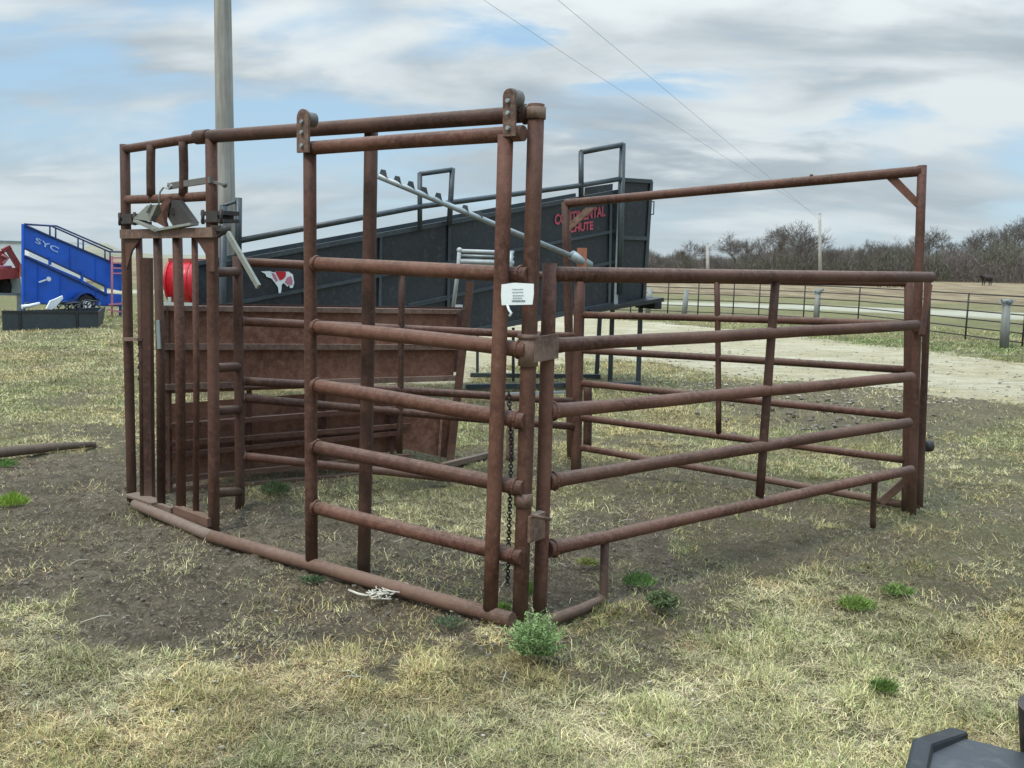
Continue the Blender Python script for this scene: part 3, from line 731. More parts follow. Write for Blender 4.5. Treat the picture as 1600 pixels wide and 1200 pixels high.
# ================================================================== front swing gate (right)
B0, B1 = G(843, 957), G(1432, 812)
def bp(px, py): return onpl(px, py, B0, B1)
bg_ = thing('swing_gate', B0, 'long rusty five rail pipe gate hinged at the corner, nearest side on the right', 'pipe gate')
post('end_post', BP, .033, bg_, RR)
part('top_rail', MB().pipe(bp(862, 428), bp(1455, 433), .034, 14, .003), M['rust'], bg_)
for (y0, x1, y1, m_) in ((540, 1432, 508, 'rust'), (643, 1424, 589, 'rust_red'), (752, 1420, 660, 'rust'), (858, 1424, 734, 'rust_red')):
    a_, b_ = bp(857, y0), bp(x1, y1)
    pts = [a_.lerp(b_, k / 8) + Vector((0, 0, .002 * math.sin(k * 1.7 + y0))) for k in range(9)]
    pts.insert(1, a_.lerp(b_, .03)); 
    rs = [.040, .034] + [.0315] * 8
    q = MB().tube(pts, rs, 14); u_ = (b_ - a_).normalized(); bead(q, a_ + u_ * .028, u_, .039); part('rail', q, M[m_], bg_)
part('stay', MB().pipe(toward(bp(1212, 436), -.01), toward(bp(1187, 776), -.01), .0245, 12, .004), M['rust2'], bg_)
q = MB(); 
q.tube([bp(945, 842), bp(943, 930), bp(942, 936)], .021, 12); q.tube([bp(944, 928), bp(936, 939), G(905, 953, .02), G(866, 967, .02), G(852, 971, .01)], [.020, .023, .025, .026, .026], 12)
part('foot_loop', q, M['rust2'], bg_)
part('foot_stub', MB().pipe(bp(1367, 750), G(1364, 823, -.01), .019), M['rust2'], bg_)

# ================================================================== exit frame on the far right
R1 = V((1425, 806), (1441, 257)); R1 = shift(R1, -.06)
R0 = V((1416, 795), (1420, 437)); R2 = V((1437, 792), (1450, 428))
E2 = V((900, 737), (906, 440)); E1 = V((893, 715), (884, 316))
ex = thing('exit_frame', R1[0], 'tall rusty pipe doorway with long overhead beam and corner braces, right end of pen', 'pipe frame')
post('post', R1, .029, ex, RU); post('post', R0, .029, ex, M['rust2']); post('post', R2, .024, ex, M['rust2'])
post('post', E2, .042, ex, RU); post('post', E1, .036, ex, M['rust2'])
bA, bB = at(E1, 318), at(R1, 267)
part('overhead_beam', MB().pipe(bA, bB, .034, 14, .003), M['rust'], ex)
part('gusset', MB().plate([onpl(1385, 279, bA, bB), onpl(1402, 277, bA, bB), onpl(1434, 310, bA, bB), onpl(1433, 326, bA, bB)], .012), M['rust_red'], ex)
part('gusset', MB().plate([onpl(916, 324, bA, bB), onpl(932, 323, bA, bB), onpl(889, 362, bA, bB), onpl(888, 350, bA, bB)], .012), M['rust_edge'], ex)
q = MB(); q.sphere(onpl(1268, 275, bA, bB), .014); part('weld_lug', q, M['rust'], ex)
part('stop_stub', MB().pipe(V((917, 716), (918, 600))[0] + Vector((0, 0, .10)), V((917, 716), (918, 600))[1], .036), M['rust2'], ex)
q = MB(); c_ = onpl(1448, 500, R1[0], R2[0]); q.bar(onpl(1452, 446, R1[0], R2[0]), onpl(1440, 524, R1[0], R2[0]), .02, .05); part('latch_plate', q, M['rust'], ex)
q = MB(); cc_ = at(R1, 512); cc_ = toward(cc_, .05); q.sphere(cc_, .035, 10); q.disc(cc_, Vector((1, -.5, 0)), .03, .06, 8); part('hinge_lug', q, M['rust_red'], ex)
q = MB(); cc_ = onpl(1450, 697, R1[0], R2[0]); q.disc(cc_, Vector((1, 0, 0)), .04, .05, 8); q.tube([cc_ - Vector((.07, 0, 0)), cc_ + Vector((.04, 0, 0))], .014, 8); part('bolt', q, M['iron'], ex)
part('foot_brace', MB().bar(onpl(1376, 785, E2[0], R0[0]), onpl(1418, 748, E2[0], R0[0]), .05, .05), M['rust2'], ex)
q = MB(); zt = at(E2, 432); q.box(zt + Vector((.01, 0, .10)), Vector((.035, 0, 0)), Vector((0, .03, 0)), Vector((0, 0, .115))); part('bracket', q, M['orange'], ex, 'orange rusted bracket block')
q = MB(); q.bar(onpl(866, 762, D1[0], E2[0]), onpl(908, 757, D1[0], E2[0]), .08, .05); part('foot_plate', q, M['rust2'], ex)

# ================================================================== far gate closing the right side
fg = thing('far_gate', E2[0], 'rusty six rail pipe gate across the far right side, behind the front gate', 'pipe gate')
for (y0, y1) in ((436, 442), (492, 507), (547, 578), (598, 651), (652, 719), (698, 786)):
    b_ = at(R0, y1); 
    if y1 == 786: b_ = onpl(1408, 788, E2[0], R0[0])
    part('rail', MB().pipe(at(E2, y0), b_, .0265, 12, .006), M['rust2'] if y0 % 2 else RU, fg)
part('stay', MB().pipe(onpl(1120, 438, E2[0], R0[0]), onpl(1123, 681, E2[0], R0[0]), .021), M['rust2'], fg)

# ================================================================== back left fence panel
bf = thing('back_fence_panel', D1[0], 'rusty pipe fence panel in front of the sheeted loading ramp', 'pipe fence')
post('post', D1, .031, bf, M['rust2'])
for (y0, y1) in ((409, 433), (502, 526), (595, 628), (621, 667), (712, 767)):
    a_, b_ = at(D1, y0), at(E2, y1); u_ = (b_ - a_).normalized(); q = MB().pipe(a_, b_, .028, 12, .006); bead(q, a_ + u_ * .03, u_, .028); part('rail', q, M['rust_red'] if y0 % 2 == 0 else RU, bf)
part('stay', MB().pipe(onpl(628, 428, D1[0], E2[0]), onpl(624, 708, D1[0], E2[0]), .022), M['rust2'], bf)

# ================================================================== sheeted loading ramp behind it
E0, E9 = G(255, 768), G(704, 722)
def ep(px, py, d=0.0):
    p = onpl(px, py, E0, E9); return p + Vector((0, 1, 0)) * d
er = thing('sheeted_ramp', E9, 'low loading ramp with rusty sheet steel sides and ribs, behind the back fence', 'loading ramp')
SH = M['sheet']
part('side_sheet', MB().plate([ep(256, 482), ep(714, 487), ep(708, 590), ep(500, 606), ep(256, 615)], .006), SH, er)
q = MB(); q.bar(ep(250, 481), ep(720, 487), .06, .035); part('top_lip', q, M['rust_edge'], er)
for (y0, y1, ym) in ((541, 542, 0), (604, 590, 0)):
    q = MB(); q.bar(toward(ep(256, y0), .02), toward(ep(712, y1), .02), .05, .04); part('rib', q, M['rust_edge'], er)
q = MB(); q.bar(ep(259, 480), ep(262, 768), .05, .05); part('corner_angle', q, M['rust2'], er)
q = MB(); q.bar(toward(ep(735, 440), .03), toward(ep(703, 722), .03), .06, .085); part('end_post', q, M['rust2'], er)
q = MB(); q.plate([ep(628, 640), ep(707, 640), ep(700, 716), ep(626, 700)], .006); part('end_sheet', q, SH, er)
q = MB(); q.bar(toward(ep(690, 650), .02), toward(ep(686, 716), .02), .02, .02); part('rib', q, M['rust_edge'], er)
for (x0, y0, x1, y1) in ((256, 666, 640, 636), (256, 694, 640, 664), (256, 712, 620, 676), (256, 750, 640, 712), (256, 768, 560, 742)):
    q = MB(); q.bar(ep(x0, y0), ep(x1, y1), .05, .034); part('lower_bar', q, M['rust'], er)
for x_ in (388, 505, 612):
    q = MB(); q.bar(ep(x_, 606, .02), ep(x_, 742 - (x_ - 388) * .1, .02), .03, .035); part('stud', q, M['sheet_shaded'], er)
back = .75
part('far_side_sheet', MB().plate([ep(256, 482, back), ep(714, 487, back), ep(708, 598, back), ep(256, 612, back)], .006), M['sheet_shaded'], er)
q = MB(); q.plate([ep(256, 642, .1), ep(640, 615, .1), ep(640, 630, back), ep(256, 657, back)], .03); part('deck', q, M['sheet_shaded'], er)
q = MB()
q.plate([ep(256, 634, .09), ep(640, 606, .09), ep(640, 704, .09), ep(256, 762, .09)], .01); part('under_sheet', q, SH, er)
q = MB(); q.bar(G(690, 728, .02), G(772, 708, .02), .05, .04); part('skid_bar', q, M['rust_dusty'], er)
q = MB(); q.bar(ep(252, 622, back + .1), ep(392, 619, back + .1), .03, .055); part('bright_gap_strip', q, M['white'], er, 'added white strip standing in for bright ground beyond the gap')  # added strip: brightness of the ground beyond the gap put in as white
sp2 = V((797, 716), (799, 640)); solo('short_pipe_stub', MB().pipe(sp2[0] - Vector((0, 0, .03)), sp2[1], .033), M['rust_dusty'], sp2[0], 'short dusty pipe stub standing on the dirt behind the corner chain', 'pipe stub')

# pale rack leaning behind the ramp
K0, K1 = G(690, 668), G(830, 668)
def kp(px, py): return onpl(px, py, K0, K1)
rk = thing('pale_rack', kp(708, 484), 'pale grey tubular metal rack standing on the ramp, behind the sliding gate', 'metal rack')
q = MB(); q.tube([kp(718, 389), kp(716, 420), kp(708, 482)], .020, 10); q.sphere(kp(718, 391), .028); part('leg', q, M['pale'], rk)
for (y0, y1, r_) in ((392, 395, .018), (399, 402, .013), (408, 411, .022)):
    part('crossbar', MB().tube([kp(719, y0), kp(803, y1)], r_, 8), M['galv'] if y0 == 399 else M['pale'], rk)
q = MB(); q.plate([kp(722, 404), kp(800, 406), kp(800, 436), kp(722, 434)], .01); part('panel', q, M['galv'], rk)
q = MB(); q.tube([kp(799, 393), kp(797, 436)], .022, 10); part('leg', q, M['galv'], rk)
q = MB(); q.box(kp(717, 482), Vector((.035, 0, 0)), Vector((0, .02, 0)), Vector((0, 0, .035))); part('foot_clip', q, M['pale'], rk)
q = MB(); 

# notched galvanised bar
J0 = at(E2, 432); 
def jp(px, py): return onpl(px, py, D1[0].lerp(E2[0], 0) , E2[0])
nb_ = thing('notched_bar', jp(908, 410), 'long galvanised drop bar with a row of small teeth, slanting down to the orange bracket', 'metal bar')
part('bar', MB().tube([jp(590, 275), jp(915, 409)], .020, 12), M['galv'], nb_)
q = MB(); q.tube([jp(893, 398), jp(922, 416)], .036, 10); part('socket', q, M['galv'], nb_)
for (x_, y_) in ((598, 273), (620, 283), (641, 291), (662, 300), (684, 309), (726, 328), (748, 337)):
    q = MB(); a_ = jp(x_, y_); q.plate([a_ + Vector((-.025, 0, -.005)), a_ + Vector((.03, 0, -.015)), a_ + Vector((.02, 0, .03)), a_ + Vector((-.01, 0, .035))], .02); part('tooth', q, M['blackrail'], nb_)

# ================================================================== black loading chute
KA, KB = G(345, 645), G(1000, 602)
dK = (KB - KA).normalized(); nK = Vector((-dK.y, dK.x, 0))       # pointing away from camera
def cp_(px, py, d=0.0): return onpl(px, py, KA + nK * d, KB + nK * d)
def back_of(p, d): return p + nK * d
ch = thing('black_loading_chute', KB, 'long black loading chute rising to the right with handrail and red lettering', 'loading chute')
BK, BR = M['black'], M['blackrail']
top_l, top_r, bot_l, bot_r = cp_(345, 413), cp_(966, 299), cp_(345, 592), cp_(966, 474)
part('side_panel', MB().plate([top_l, top_r, bot_r, bot_l], .01), BK, ch)
q = MB()
W_ = .95
part('side_panel', MB().plate([back_of(p, W_) for p in (top_l, top_r, bot_r, bot_l)], .01), BK, ch)
q = MB()
for p, r_ in (((345, 413, 966, 299), .05), ((345, 592, 966, 474), .06)):
    a_, b_ = cp_(*p[:2], -.02), cp_(*p[2:], -.02); q.bar(a_, b_, .05, r_); q.bar(back_of(a_, W_), back_of(b_, W_), .05, r_)
part('edge_tube', q, BR, ch)
for p in ((345, 478, 966, 360), (637, 477, 966, 408), (345, 540, 700, 466)):
    q = MB(); q.bar(cp_(*p[:2], -.02), cp_(*p[2:], -.02), .03, .035); part('stiffener', q, BR, ch)
for x_ in (480, 596, 703, 836, 955):
    yt = 413 - (x_ - 345) * .1836; q = MB(); q.bar(cp_(x_, yt, -.025), cp_(x_ - 3, yt + 178, -.025), .03, .045); part('stiffener', q, BR, ch)
part('deck', MB().plate([cp_(345, 575, .01), cp_(966, 456, .01), cp_(966, 456, W_ - .01), cp_(345, 575, W_ - .01)], .05), BK, ch)
# catwalk rail and hoops
q = MB(); q.tube([cp_(374, 376, -.12), cp_(655, 323, -.12), cp_(905, 290, -.12), cp_(972, 279, -.12)], .032, 10); part('handrail', q, BR, ch)
def hoop(xa, ya, xb, yb, base_a, base_b, r_=.028):
    q = MB(); q.tube([cp_(xa, ya, -.12), cp_(xb, yb, -.12)], r_, 10); q.tube([cp_(xa, ya - 2, -.12), cp_(xa, base_a, -.12)], r_, 10); q.tube([cp_(xb, yb - 2, -.12), cp_(xb - 5, base_b, -.12)], r_ * 1.15, 10); part('hoop', q, BR, ch)
hoop(656, 272, 707, 265, 362, 352); hoop(908, 238, 973, 226, 312, 460, .034)
q = MB(); q.tube([cp_(349, 322, -.12), cp_(348, 600, -.12)], .036, 10); q.tube([cp_(373, 309, -.12), cp_(372, 410, -.12)], .034, 10); q.tube([cp_(345, 323, -.12), cp_(374, 313, -.12)], .016, 8); part('rail_post', q, BR, ch)
# end doors
q = MB(); q.bar(cp_(971, 232, -.06), cp_(962, 475, -.06), .05, .06); part('corner_tube', q, M['galv'], ch, 'corner tube, its lit edge put in as light grey')  # light grey paints in the lit edge of this tube
d0, d1, d2, d3 = cp_(970, 281), cp_(1018, 284), cp_(1006, 473), cp_(960, 473)
dr = part('end_door', MB().plate([d0, d1, d2, d3], .02), BK, ch)
q = MB()
for a_, b_ in ((d0, d1), (d1, d2), (d2, d3), (cp_(966, 371), cp_(1012, 373))): q.bar(toward(a_, .03), toward(b_, .03), .04, .05)
part('frame', q, BR, dr)
part('handle', MB().tube([cp_(1014, 315), cp_(1022, 315), cp_(1021, 335), cp_(1013, 335)], .009, 8), BR, dr)
part('far_end_door', MB().plate([cp_(914, 293, .9), cp_(957, 287, .9), cp_(955, 330, .9), cp_(912, 330, .9)], .02), BK, ch)
q = MB(); q.bar(cp_(905, 484, .3), cp_(1016, 466, .0), .9, .05); part('dock_bumper', q, M['rubber'], ch)
q = MB(); q.box(cp_(1013, 476, 0), dK * .06, nK * .2, Vector((0, 0, .05))); part('dock_roller', q, M['tyre'], ch)
for (xt, yt, xb, yb) in ((1001, 478, 997, 600), (957, 478, 953, 597), (938, 482, 932, 588)):
    q = MB(); q.bar(onpl(xt, yt, G(xb, yb), G(xb, yb) + dK), G(xb, yb, 0), .06, .06); part('leg', q, BR, ch)
for (xt, yt, xb, yb) in ((746, 520, 746, 585), (886, 495, 886, 606), (802, 512, 802, 596)):
    q = MB(); q.bar(onpl(xt, yt, G(xb, yb), G(xb, yb) + dK), G(xb, yb, 0), .04, .04); part('leg', q, BR, ch)
q = MB(); q.bar(G(728, 604, .03), G(1000, 600, .03), .06, .06); q.bar(G(735, 586, .03), G(938, 588, .03), .06, .06); part('base_rail', q, BR, ch)
q = MB(); q.bar(G(720, 618, .08), G(905, 612, .08), .04, .03); part('tow_bar', q, M['galv'], ch)
def text_mesh(txt, name, mat, parent, p0, ux_, uy_, hgt_, wid, th=.004, bold=.0, flip=None):
    cu = bpy.data.curves.new(name, 'FONT'); cu.body = txt; cu.size = 1; cu.extrude = 0; cu.offset = bold
    ob = bpy.data.objects.new(name, cu); C.objects.link(ob)
    dg = bpy.context.evaluated_depsgraph_get(); me_ = bpy.data.meshes.new_from_object(ob.evaluated_get(dg))
    C.objects.unlink(ob); bpy.data.objects.remove(ob); bpy.data.curves.remove(cu)
    xs = [v.co.x for v in me_.vertices]; ys = [v.co.y for v in me_.vertices]
    x0, x1, y0, y1 = min(xs), max(xs), min(ys), max(ys)
    nrm_ = ux_.cross(uy_).normalized()
    q = MB()
    for v in me_.vertices:
        u_ = (v.co.x - x0) / (x1 - x0); w__ = (v.co.y - y0) / (y1 - y0)
        q.v.append(p0 + ux_ * (u_ * wid) + uy_ * (w__ * hgt_) + nrm_ * th)
    for p in me_.polygons: q.face(list(p.vertices))
    bpy.data.meshes.remove(me_)
    return part(name, q, mat, parent)
def text_quad(txt, name, mat, parent, plane, bl, br, tl, bold=.02):
    p0 = plane(*bl); px_ = plane(*br); pt = plane(*tl)
    return text_mesh(txt, name, mat, parent, p0, (px_ - p0).normalized(), (pt - p0).normalized(), (pt - p0).length, (px_ - p0).length, .012, bold)
text_quad('CONTINENTAL', 'lettering', M['pinkred'], ch, lambda x, y: cp_(x, y, -.012), (866, 352), (945, 338), (866, 335), .035)
text_quad('CHUTE', 'lettering', M['pinkred'], ch, lambda x, y: cp_(x, y, -.012), (889, 364), (926, 359), (889, 350), .035)
# cow emblem: white outline with red body
def emb(pts): return [cp_(400 + x / 20.0, 410 + y / 20.0, -.02) for x, y in pts]
part('emblem', MB().plate(emb([(150, 280), (420, 270), (560, 320), (620, 280), (1020, 290), (1150, 380), (1190, 640), (1150, 790), (1060, 800), (1040, 700), (980, 760), (920, 700), (860, 640), (800, 700), (790, 860), (760, 1050), (720, 1050), (690, 780), (600, 650), (480, 500), (330, 450), (290, 360)]), .006), M['paper'], ch, 'pink and white silhouette of a cow')
part('emblem', MB().plate([p - nK * .006 for p in emb([(600, 280), (930, 290), (920, 440), (840, 520), (740, 560), (690, 470), (640, 380)])], .006), M['red'], ch, 'red patch of the cow emblem')
part('emblem', MB().plate([p - nK * .006 for p in emb([(960, 480), (1080, 420), (1140, 560), (1130, 700), (980, 690), (900, 620)])], .006), M['fadedpink'], ch)
part('emblem', MB().plate([p - nK * .006 for p in emb([(480, 320), (580, 360), (680, 560), (620, 600), (520, 440)])], .006), M['fadedpink'], ch)

# ================================================================== red implement behind the head gate
q0, q1 = G(230, 512), G(340, 512)
def rp(px, py, d=0): return onpl(px, py, q0 + Vector((0, d, 0)), q1 + Vector((0, d, 0)))
ri = thing('red_tank', rp(290, 512), 'bright red steel box tank standing behind the head gate bars', 'tank')
zA, zB = rp(254, 408), rp(325, 474)
q = MB(); c_ = rp(289, 442) + Vector((0, .5, 0)); hw = (rp(325, 440) - rp(254, 440)).length / 2; hh = (rp(289, 408) - rp(289, 474)).length / 2
bm_pts = []
for i in range(12):
    an = math.pi * 2 * i / 12; bm_pts.append((abs(math.cos(an)) ** .5 * math.copysign(1, math.cos(an)), abs(math.sin(an)) ** .5 * math.copysign(1, math.sin(an))))
q.tube([c_ - Vector((hw, 0, 0)), c_ + Vector((hw, 0, 0))], hh, 20); part('body', q, M['red'], ri)
q = MB()
for s_ in (-.98, .0, .98): q.disc(c_ + Vector((hw * s_, 0, 0)), (1, 0, 0), hh * 1.03, .05, 24)
part('band', q, M['red'], ri)
q = MB(); q.box(c_ + Vector((0, 0, hh + .02)), Vector((hw * 1.02, 0, 0)), Vector((0, .15, 0)), Vector((0, 0, .05))); part('lid', q, M['redrust'], ri)
q = MB()
for sx in (-.8, .8):
    for sy in (-.4, .4): q.bar(c_ + Vector((hw * sx, sy, -hh * .7)), Vector((c_.x + hw * sx, c_.y + sy, 0)), .07, .07)
q.bar(c_ + Vector((-hw, -.5, -hh)), c_ + Vector((hw, -.5, -hh)), .05, .06); part('stand', q, M['pale'], ri)

# ================================================================== blue loading chute, far left
u0_, u1_ = G(35, 500), G(190, 494)
dU = (u1_ - u0_).normalized(); nU = Vector((-dU.y, dU.x, 0))
def up_(px, py, d=0.0): return onpl(px, py, u0_ + nU * d, u1_ + nU * d)
bc = thing('blue_loading_chute', u0_, 'bright blue livestock loading chute on wheels at the far left, highest at its left end', 'loading chute')
BL = M['blue']
part('upper_panel', MB().plate([up_(35, 351), up_(41, 351), up_(172, 410), up_(190, 412), up_(190, 455), up_(166, 450), up_(41, 390), up_(35, 388)], .02), BL, bc)
part('lower_panel', MB().plate([up_(35, 398), up_(41, 399), up_(120, 433), up_(166, 458), up_(190, 460), up_(190, 478), up_(100, 476), up_(60, 474), up_(35, 472)], .02), BL, bc)
for x_, y0, y1 in ((36, 350, 478), (78, 402, 414), (128, 424, 442), (165, 446, 460)): part('upright', MB().bar(up_(x_, y0, -.03), up_(x_, y1, -.03), .05, .06), BL, bc)
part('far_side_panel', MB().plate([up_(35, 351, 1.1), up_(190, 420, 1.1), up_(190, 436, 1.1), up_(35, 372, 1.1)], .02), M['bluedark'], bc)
q = MB(); q.tube([up_(38, 350), up_(80, 353), up_(170, 393), up_(192, 394)], .022, 8); q.tube([up_(46, 351, .9), up_(88, 353, .9), up_(176, 391, .9)], .022, 8)
for x_, y0, y1 in ((78, 353, 370), (87, 356, 374), (122, 372, 388), (130, 376, 393), (164, 391, 405), (172, 394, 408)): q.tube([up_(x_, y0), up_(x_, y1)], .02, 8)
part('handrail', q, M['bluedark'], bc)
q = MB(); q.disc(up_(76, 436, -.1), nU, .055, .03, 14); q.bar(up_(61, 441, -.1), up_(72, 437, -.1), .03, .03); part('winch_handle', q, M['white'], bc)
text_quad('SYC', 'lettering', M['paleblue'], bc, lambda x, y: up_(x, y, -.02), (54, 379), (90, 395), (56, 371), .01)
wc = up_(132, 476, -.15)
w_ = part('wheel', MB().disc(wc, nU, .24, .20, 28), M['tyre'], bc); part('rim', MB().disc(wc - nU * .09, nU, .11, .06, 20), M['white'], w_)
q = MB(); pts = [wc + dU * (math.cos(a_) * .30) + Vector((0, 0, math.sin(a_) * .30)) for a_ in [math.radians(10 + 16 * k) for k in range(11)]]
for i in range(10): q.bar(pts[i], pts[i + 1], .24, .02)
part('mudguard', q, M['bluedark'], bc)
q = MB(); q.bar(up_(36, 478, .2), up_(36, 499, .2), .08, .08); q.bar(up_(188, 470, .2), up_(188, 494, .2), .06, .06); part('leg', q, M['bluedark'], bc)
for (x0, y0, x1, y1) in ((38, 352, 190, 416), (38, 388, 166, 448), (38, 400, 168, 461), (40, 474, 190, 478)):
    part('edge_tube', MB().bar(up_(x0, y0, -.03), up_(x1, y1, -.03), .04, .035), M['bluedark'], bc)
for x_, y0, y1 in ((60, 410, 474), (95, 425, 474), (150, 453, 476), (110, 386, 422), (150, 404, 440)):
    part('rib', MB().bar(up_(x_, y0, -.02), up_(x_, y1, -.02), .03, .03), BL, bc)
pr = thing('pink_rail_panel', up_(176, 494, .5), 'faded pink slatted livestock panel at the right end of the blue chute', 'panel')
q = MB()
for y_ in (403, 411, 419, 427): q.bar(up_(174, y_, -.15), up_(196, y_, -.15), .03, .035)
part('slat', q, M['fadedpink'], pr); q = MB(); q.bar(up_(175, 400, -.15), up_(175, 497, -.15), .04, .04); q.bar(up_(196, 400, -.15), up_(196, 497, -.15), .04, .04); part('upright', q, M['fadedpink'], pr)
q = MB(); q.bar(up_(170, 476, -.2), up_(196, 474, -.2), .05, .04); q.bar(up_(168, 484, -.2), up_(196, 488, -.2), .05, .04); part('base_bar', q, M['fadedpink'], pr)

# dark bunk in front of it with scrap
k0, k1 = G(5, 517), G(155, 512)
def bk(px, py, d=0.0): return onpl(px, py, k0 + Vector((0, d, 0)), k1 + Vector((0, d, 0)))
bu = thing('bucket_trough', k0, 'long dark slate steel trough lying on the grass in front of the blue chute', 'trough')
part('front_wall', MB().plate([bk(4, 488), bk(120, 489), bk(152, 488), bk(151, 512), bk(95, 518), bk(5, 517)], .03), M['bunk'], bu)
part('back_wall', MB().plate([bk(8, 486, .7), bk(163, 480, .7), bk(160, 505, .7), bk(8, 508, .7)], .03), M['bunk'], bu)
part('end_wall', MB().plate([bk(152, 488), bk(164, 478, .7), bk(160, 505, .7), bk(151, 512)], .03), M['bunk'], bu)
part('end_wall', MB().plate([bk(4, 488), bk(8, 486, .7), bk(8, 508, .7), bk(5, 517)], .03), M['bunk'], bu)
q = MB(); q.bar(bk(3, 487), bk(153, 488), .06, .05)
for x_ in (32, 121): q.bar(bk(x_, 489, -.03), bk(x_ + 1, 515, -.03), .03, .05)
part('rim', q, M['rubber'], bu)
sc = thing('white_scrap_part', bk(85, 483, .4), 'pale curved white metal part lying on the dark trough', 'metal part')
part('body', MB().plate([bk(72, 482, .3), bk(78, 470, .3), bk(86, 467, .3), bk(97, 462, .3), bk(98, 466, .3), bk(88, 478, .3), bk(80, 484, .3)], .06), M['white'], sc)
q = MB(); q.tube([bk(34, 480, .3), bk(46, 478, .3), bk(62, 474, .3)], [.05, .04, .03], 8); part('arm', q, M['white'], sc)
sc2 = thing('dark_hose_coil', bk(110, 480, .4), 'dark coiled hoses piled on the trough beside the wheel', 'hose')
q = MB(); rd = random.Random(3)
for k in range(7):
    c_ = bk(92 + k * 9, 484 - rd.random() * 6, .35); r_ = rd.uniform(.08, .17)
    q.tube([c_ + Vector((math.cos(a_) * r_, .1 * math.sin(a_ * 2), abs(math.sin(a_)) * r_)) for a_ in [i * .35 for i in range(12)]], .018, 6)
part('coil', q, M['rubber'], sc2)

# red machine at the far left edge
m0, m1 = G(-40, 496), G(60, 494)
def mp_(px, py, d=0): return onpl(px, py, m0 + Vector((0, d, 0)), m1 + Vector((0, d, 0)))
rm = thing('red_loader_machine', mp_(0, 496), 'weathered red farm machine with slanting arm, cut by the left edge', 'farm machine')
part('body', MB().plate([mp_(-45, 420), mp_(20, 418), mp_(24, 434), mp_(-45, 438)], .8), M['redrust'], rm)
part('side_plate', MB().plate([mp_(-45, 395, -.4), mp_(3, 392, -.4), mp_(13, 402, -.4), mp_(4, 415, -.4), mp_(-45, 418, -.4)], .05), M['redrust'], rm)
q = MB(); q.bar(mp_(12, 388, -.5), mp_(36, 428, -.5), .15, .12); q.bar(mp_(4, 392, -.5), mp_(16, 386, -.5), .15, .1); part('arm', q, M['redrust'], rm)
q = MB(); q.plate([mp_(30, 412, -.55), mp_(52, 424, -.55), mp_(44, 434, -.55), mp_(30, 432, -.55)], .3); part('scoop', q, M['orange'], rm)
q = MB(); q.tube([mp_(-40, 416, -.48), mp_(18, 417, -.48)], .03, 8); q.tube([mp_(3, 398, -.48), mp_(13, 403, -.48), mp_(5, 412, -.48)], .03, 8); part('trim', q, M['fadedpink'], rm)
part('wheel', MB().disc(mp_(8, 447), (0, 1, 0), .2, .3, 20), M['tyre'], rm); part('wheel', MB().disc(mp_(-30, 452), (0, 1, 0), .35, .3, 20), M['tyre'], rm)
q = MB(); q.bar(mp_(24, 434, -.2), mp_(26, 458, -.2), .15, .2); q.bar(mp_(-40, 459, -.2), mp_(34, 460, -.2), .1, .06); q.bar(mp_(-6, 460, -.2), mp_(-6, 496, -.2), .1, .1); q.bar(mp_(30, 460, -.2), mp_(30, 496, -.2), .08, .08); part('stand', q, M['galv'], rm)

# white shed behind them, off to the left
s0, s1 = G(-400, 450), G(33, 445)
sh = thing('white_shed', s1, 'long pale metal shed with thin dark eave line behind the red machine', 'shed')
def sh_(px, py, d=0): return onpl(px, py, s0 + Vector((0, d, 0)), s1 + Vector((0, d, 0)))
part('wall', MB().plate([sh_(-400, 370), sh_(33, 380), sh_(33, 446), sh_(-400, 452)], .1), M['white'], sh)
part('end_wall', MB().plate([sh_(33, 380), sh_(33, 380, 9), sh_(33, 446, 9), sh_(33, 446)], .1), M['white'], sh)
part('roof', MB().plate([sh_(-400, 368), sh_(34, 378.5), sh_(34, 378.5) + Vector((0, 9, .1)), sh_(-400, 368) + Vector((0, 9, .1))], .15), M['white'], sh)
q = MB(); q.bar(sh_(-400, 368, -.1), sh_(34, 378.5, -.1), .12, .12); part('eave_gutter', q, M['galv'], sh)

w0, w1 = G(38, 462), G(128, 462)
def wt(px, py, d=0): return onpl(px, py, w0 + Vector((0, d, 0)), w1 + Vector((0, d, 0)))
wtr = thing('white_trailer', w0, 'white trailer seen in slivers through the slot of the blue chute', 'trailer')
part('body', MB().plate([wt(40, 391), wt(122, 404), wt(128, 446), wt(40, 446)], 2.2), M['white'], wtr)
q = MB(); q.plate([wt(84, 408, -1.2), wt(100, 412, -1.2), wt(104, 420, -1.2), wt(84, 416, -1.2)], .06); part('panel', q, M['fadedpink'], wtr)
q = MB()
for x_ in (60, 72): part('wheel', MB().disc(wt(x_, 454), (1, 0, 0), .4, .3, 16), M['tyre'], wtr)

# ================================================================== utility poles and wires
b0 = V((357, 596), (347, -60))
pw = thing('utility_pole', b0[0], 'thick grey wooden utility pole close behind the pen, cut by the top edge', 'utility pole')
wid_ = .085
part('pole', MB().tube([b0[0] - Vector((0, 0, .2)), b0[0].lerp(b0[1], .5), b0[1], b0[1] + (b0[1] - b0[0]) * .35], [.125, .115, .10, .09], 20), M['pole'], pw)
def farpole(px, base, top, r, label):
    p = V((px + .5, base), (px, top)); o = thing('utility_pole', p[0], label, 'utility pole')
    part('pole', MB().tube([p[0], p[1]], [r * 1.2, r * .85], 10), M['polefar'], o)
    h_ = (p[1] - p[0]).length; ca_ = p[1] - Vector((0, 0, h_ * .04))
    part('insulator', MB().sphere(p[1] + Vector((0, 0, .05)), r * .9, 8), M['galv'], o); return p
f1 = farpole(1281, 446, 335, .17, 'tall slim pale utility pole in front of the bare trees on the right')
f2 = farpole(1105.5, 442, 381, .17, 'short distant pale utility pole left of the taller one, before the trees')
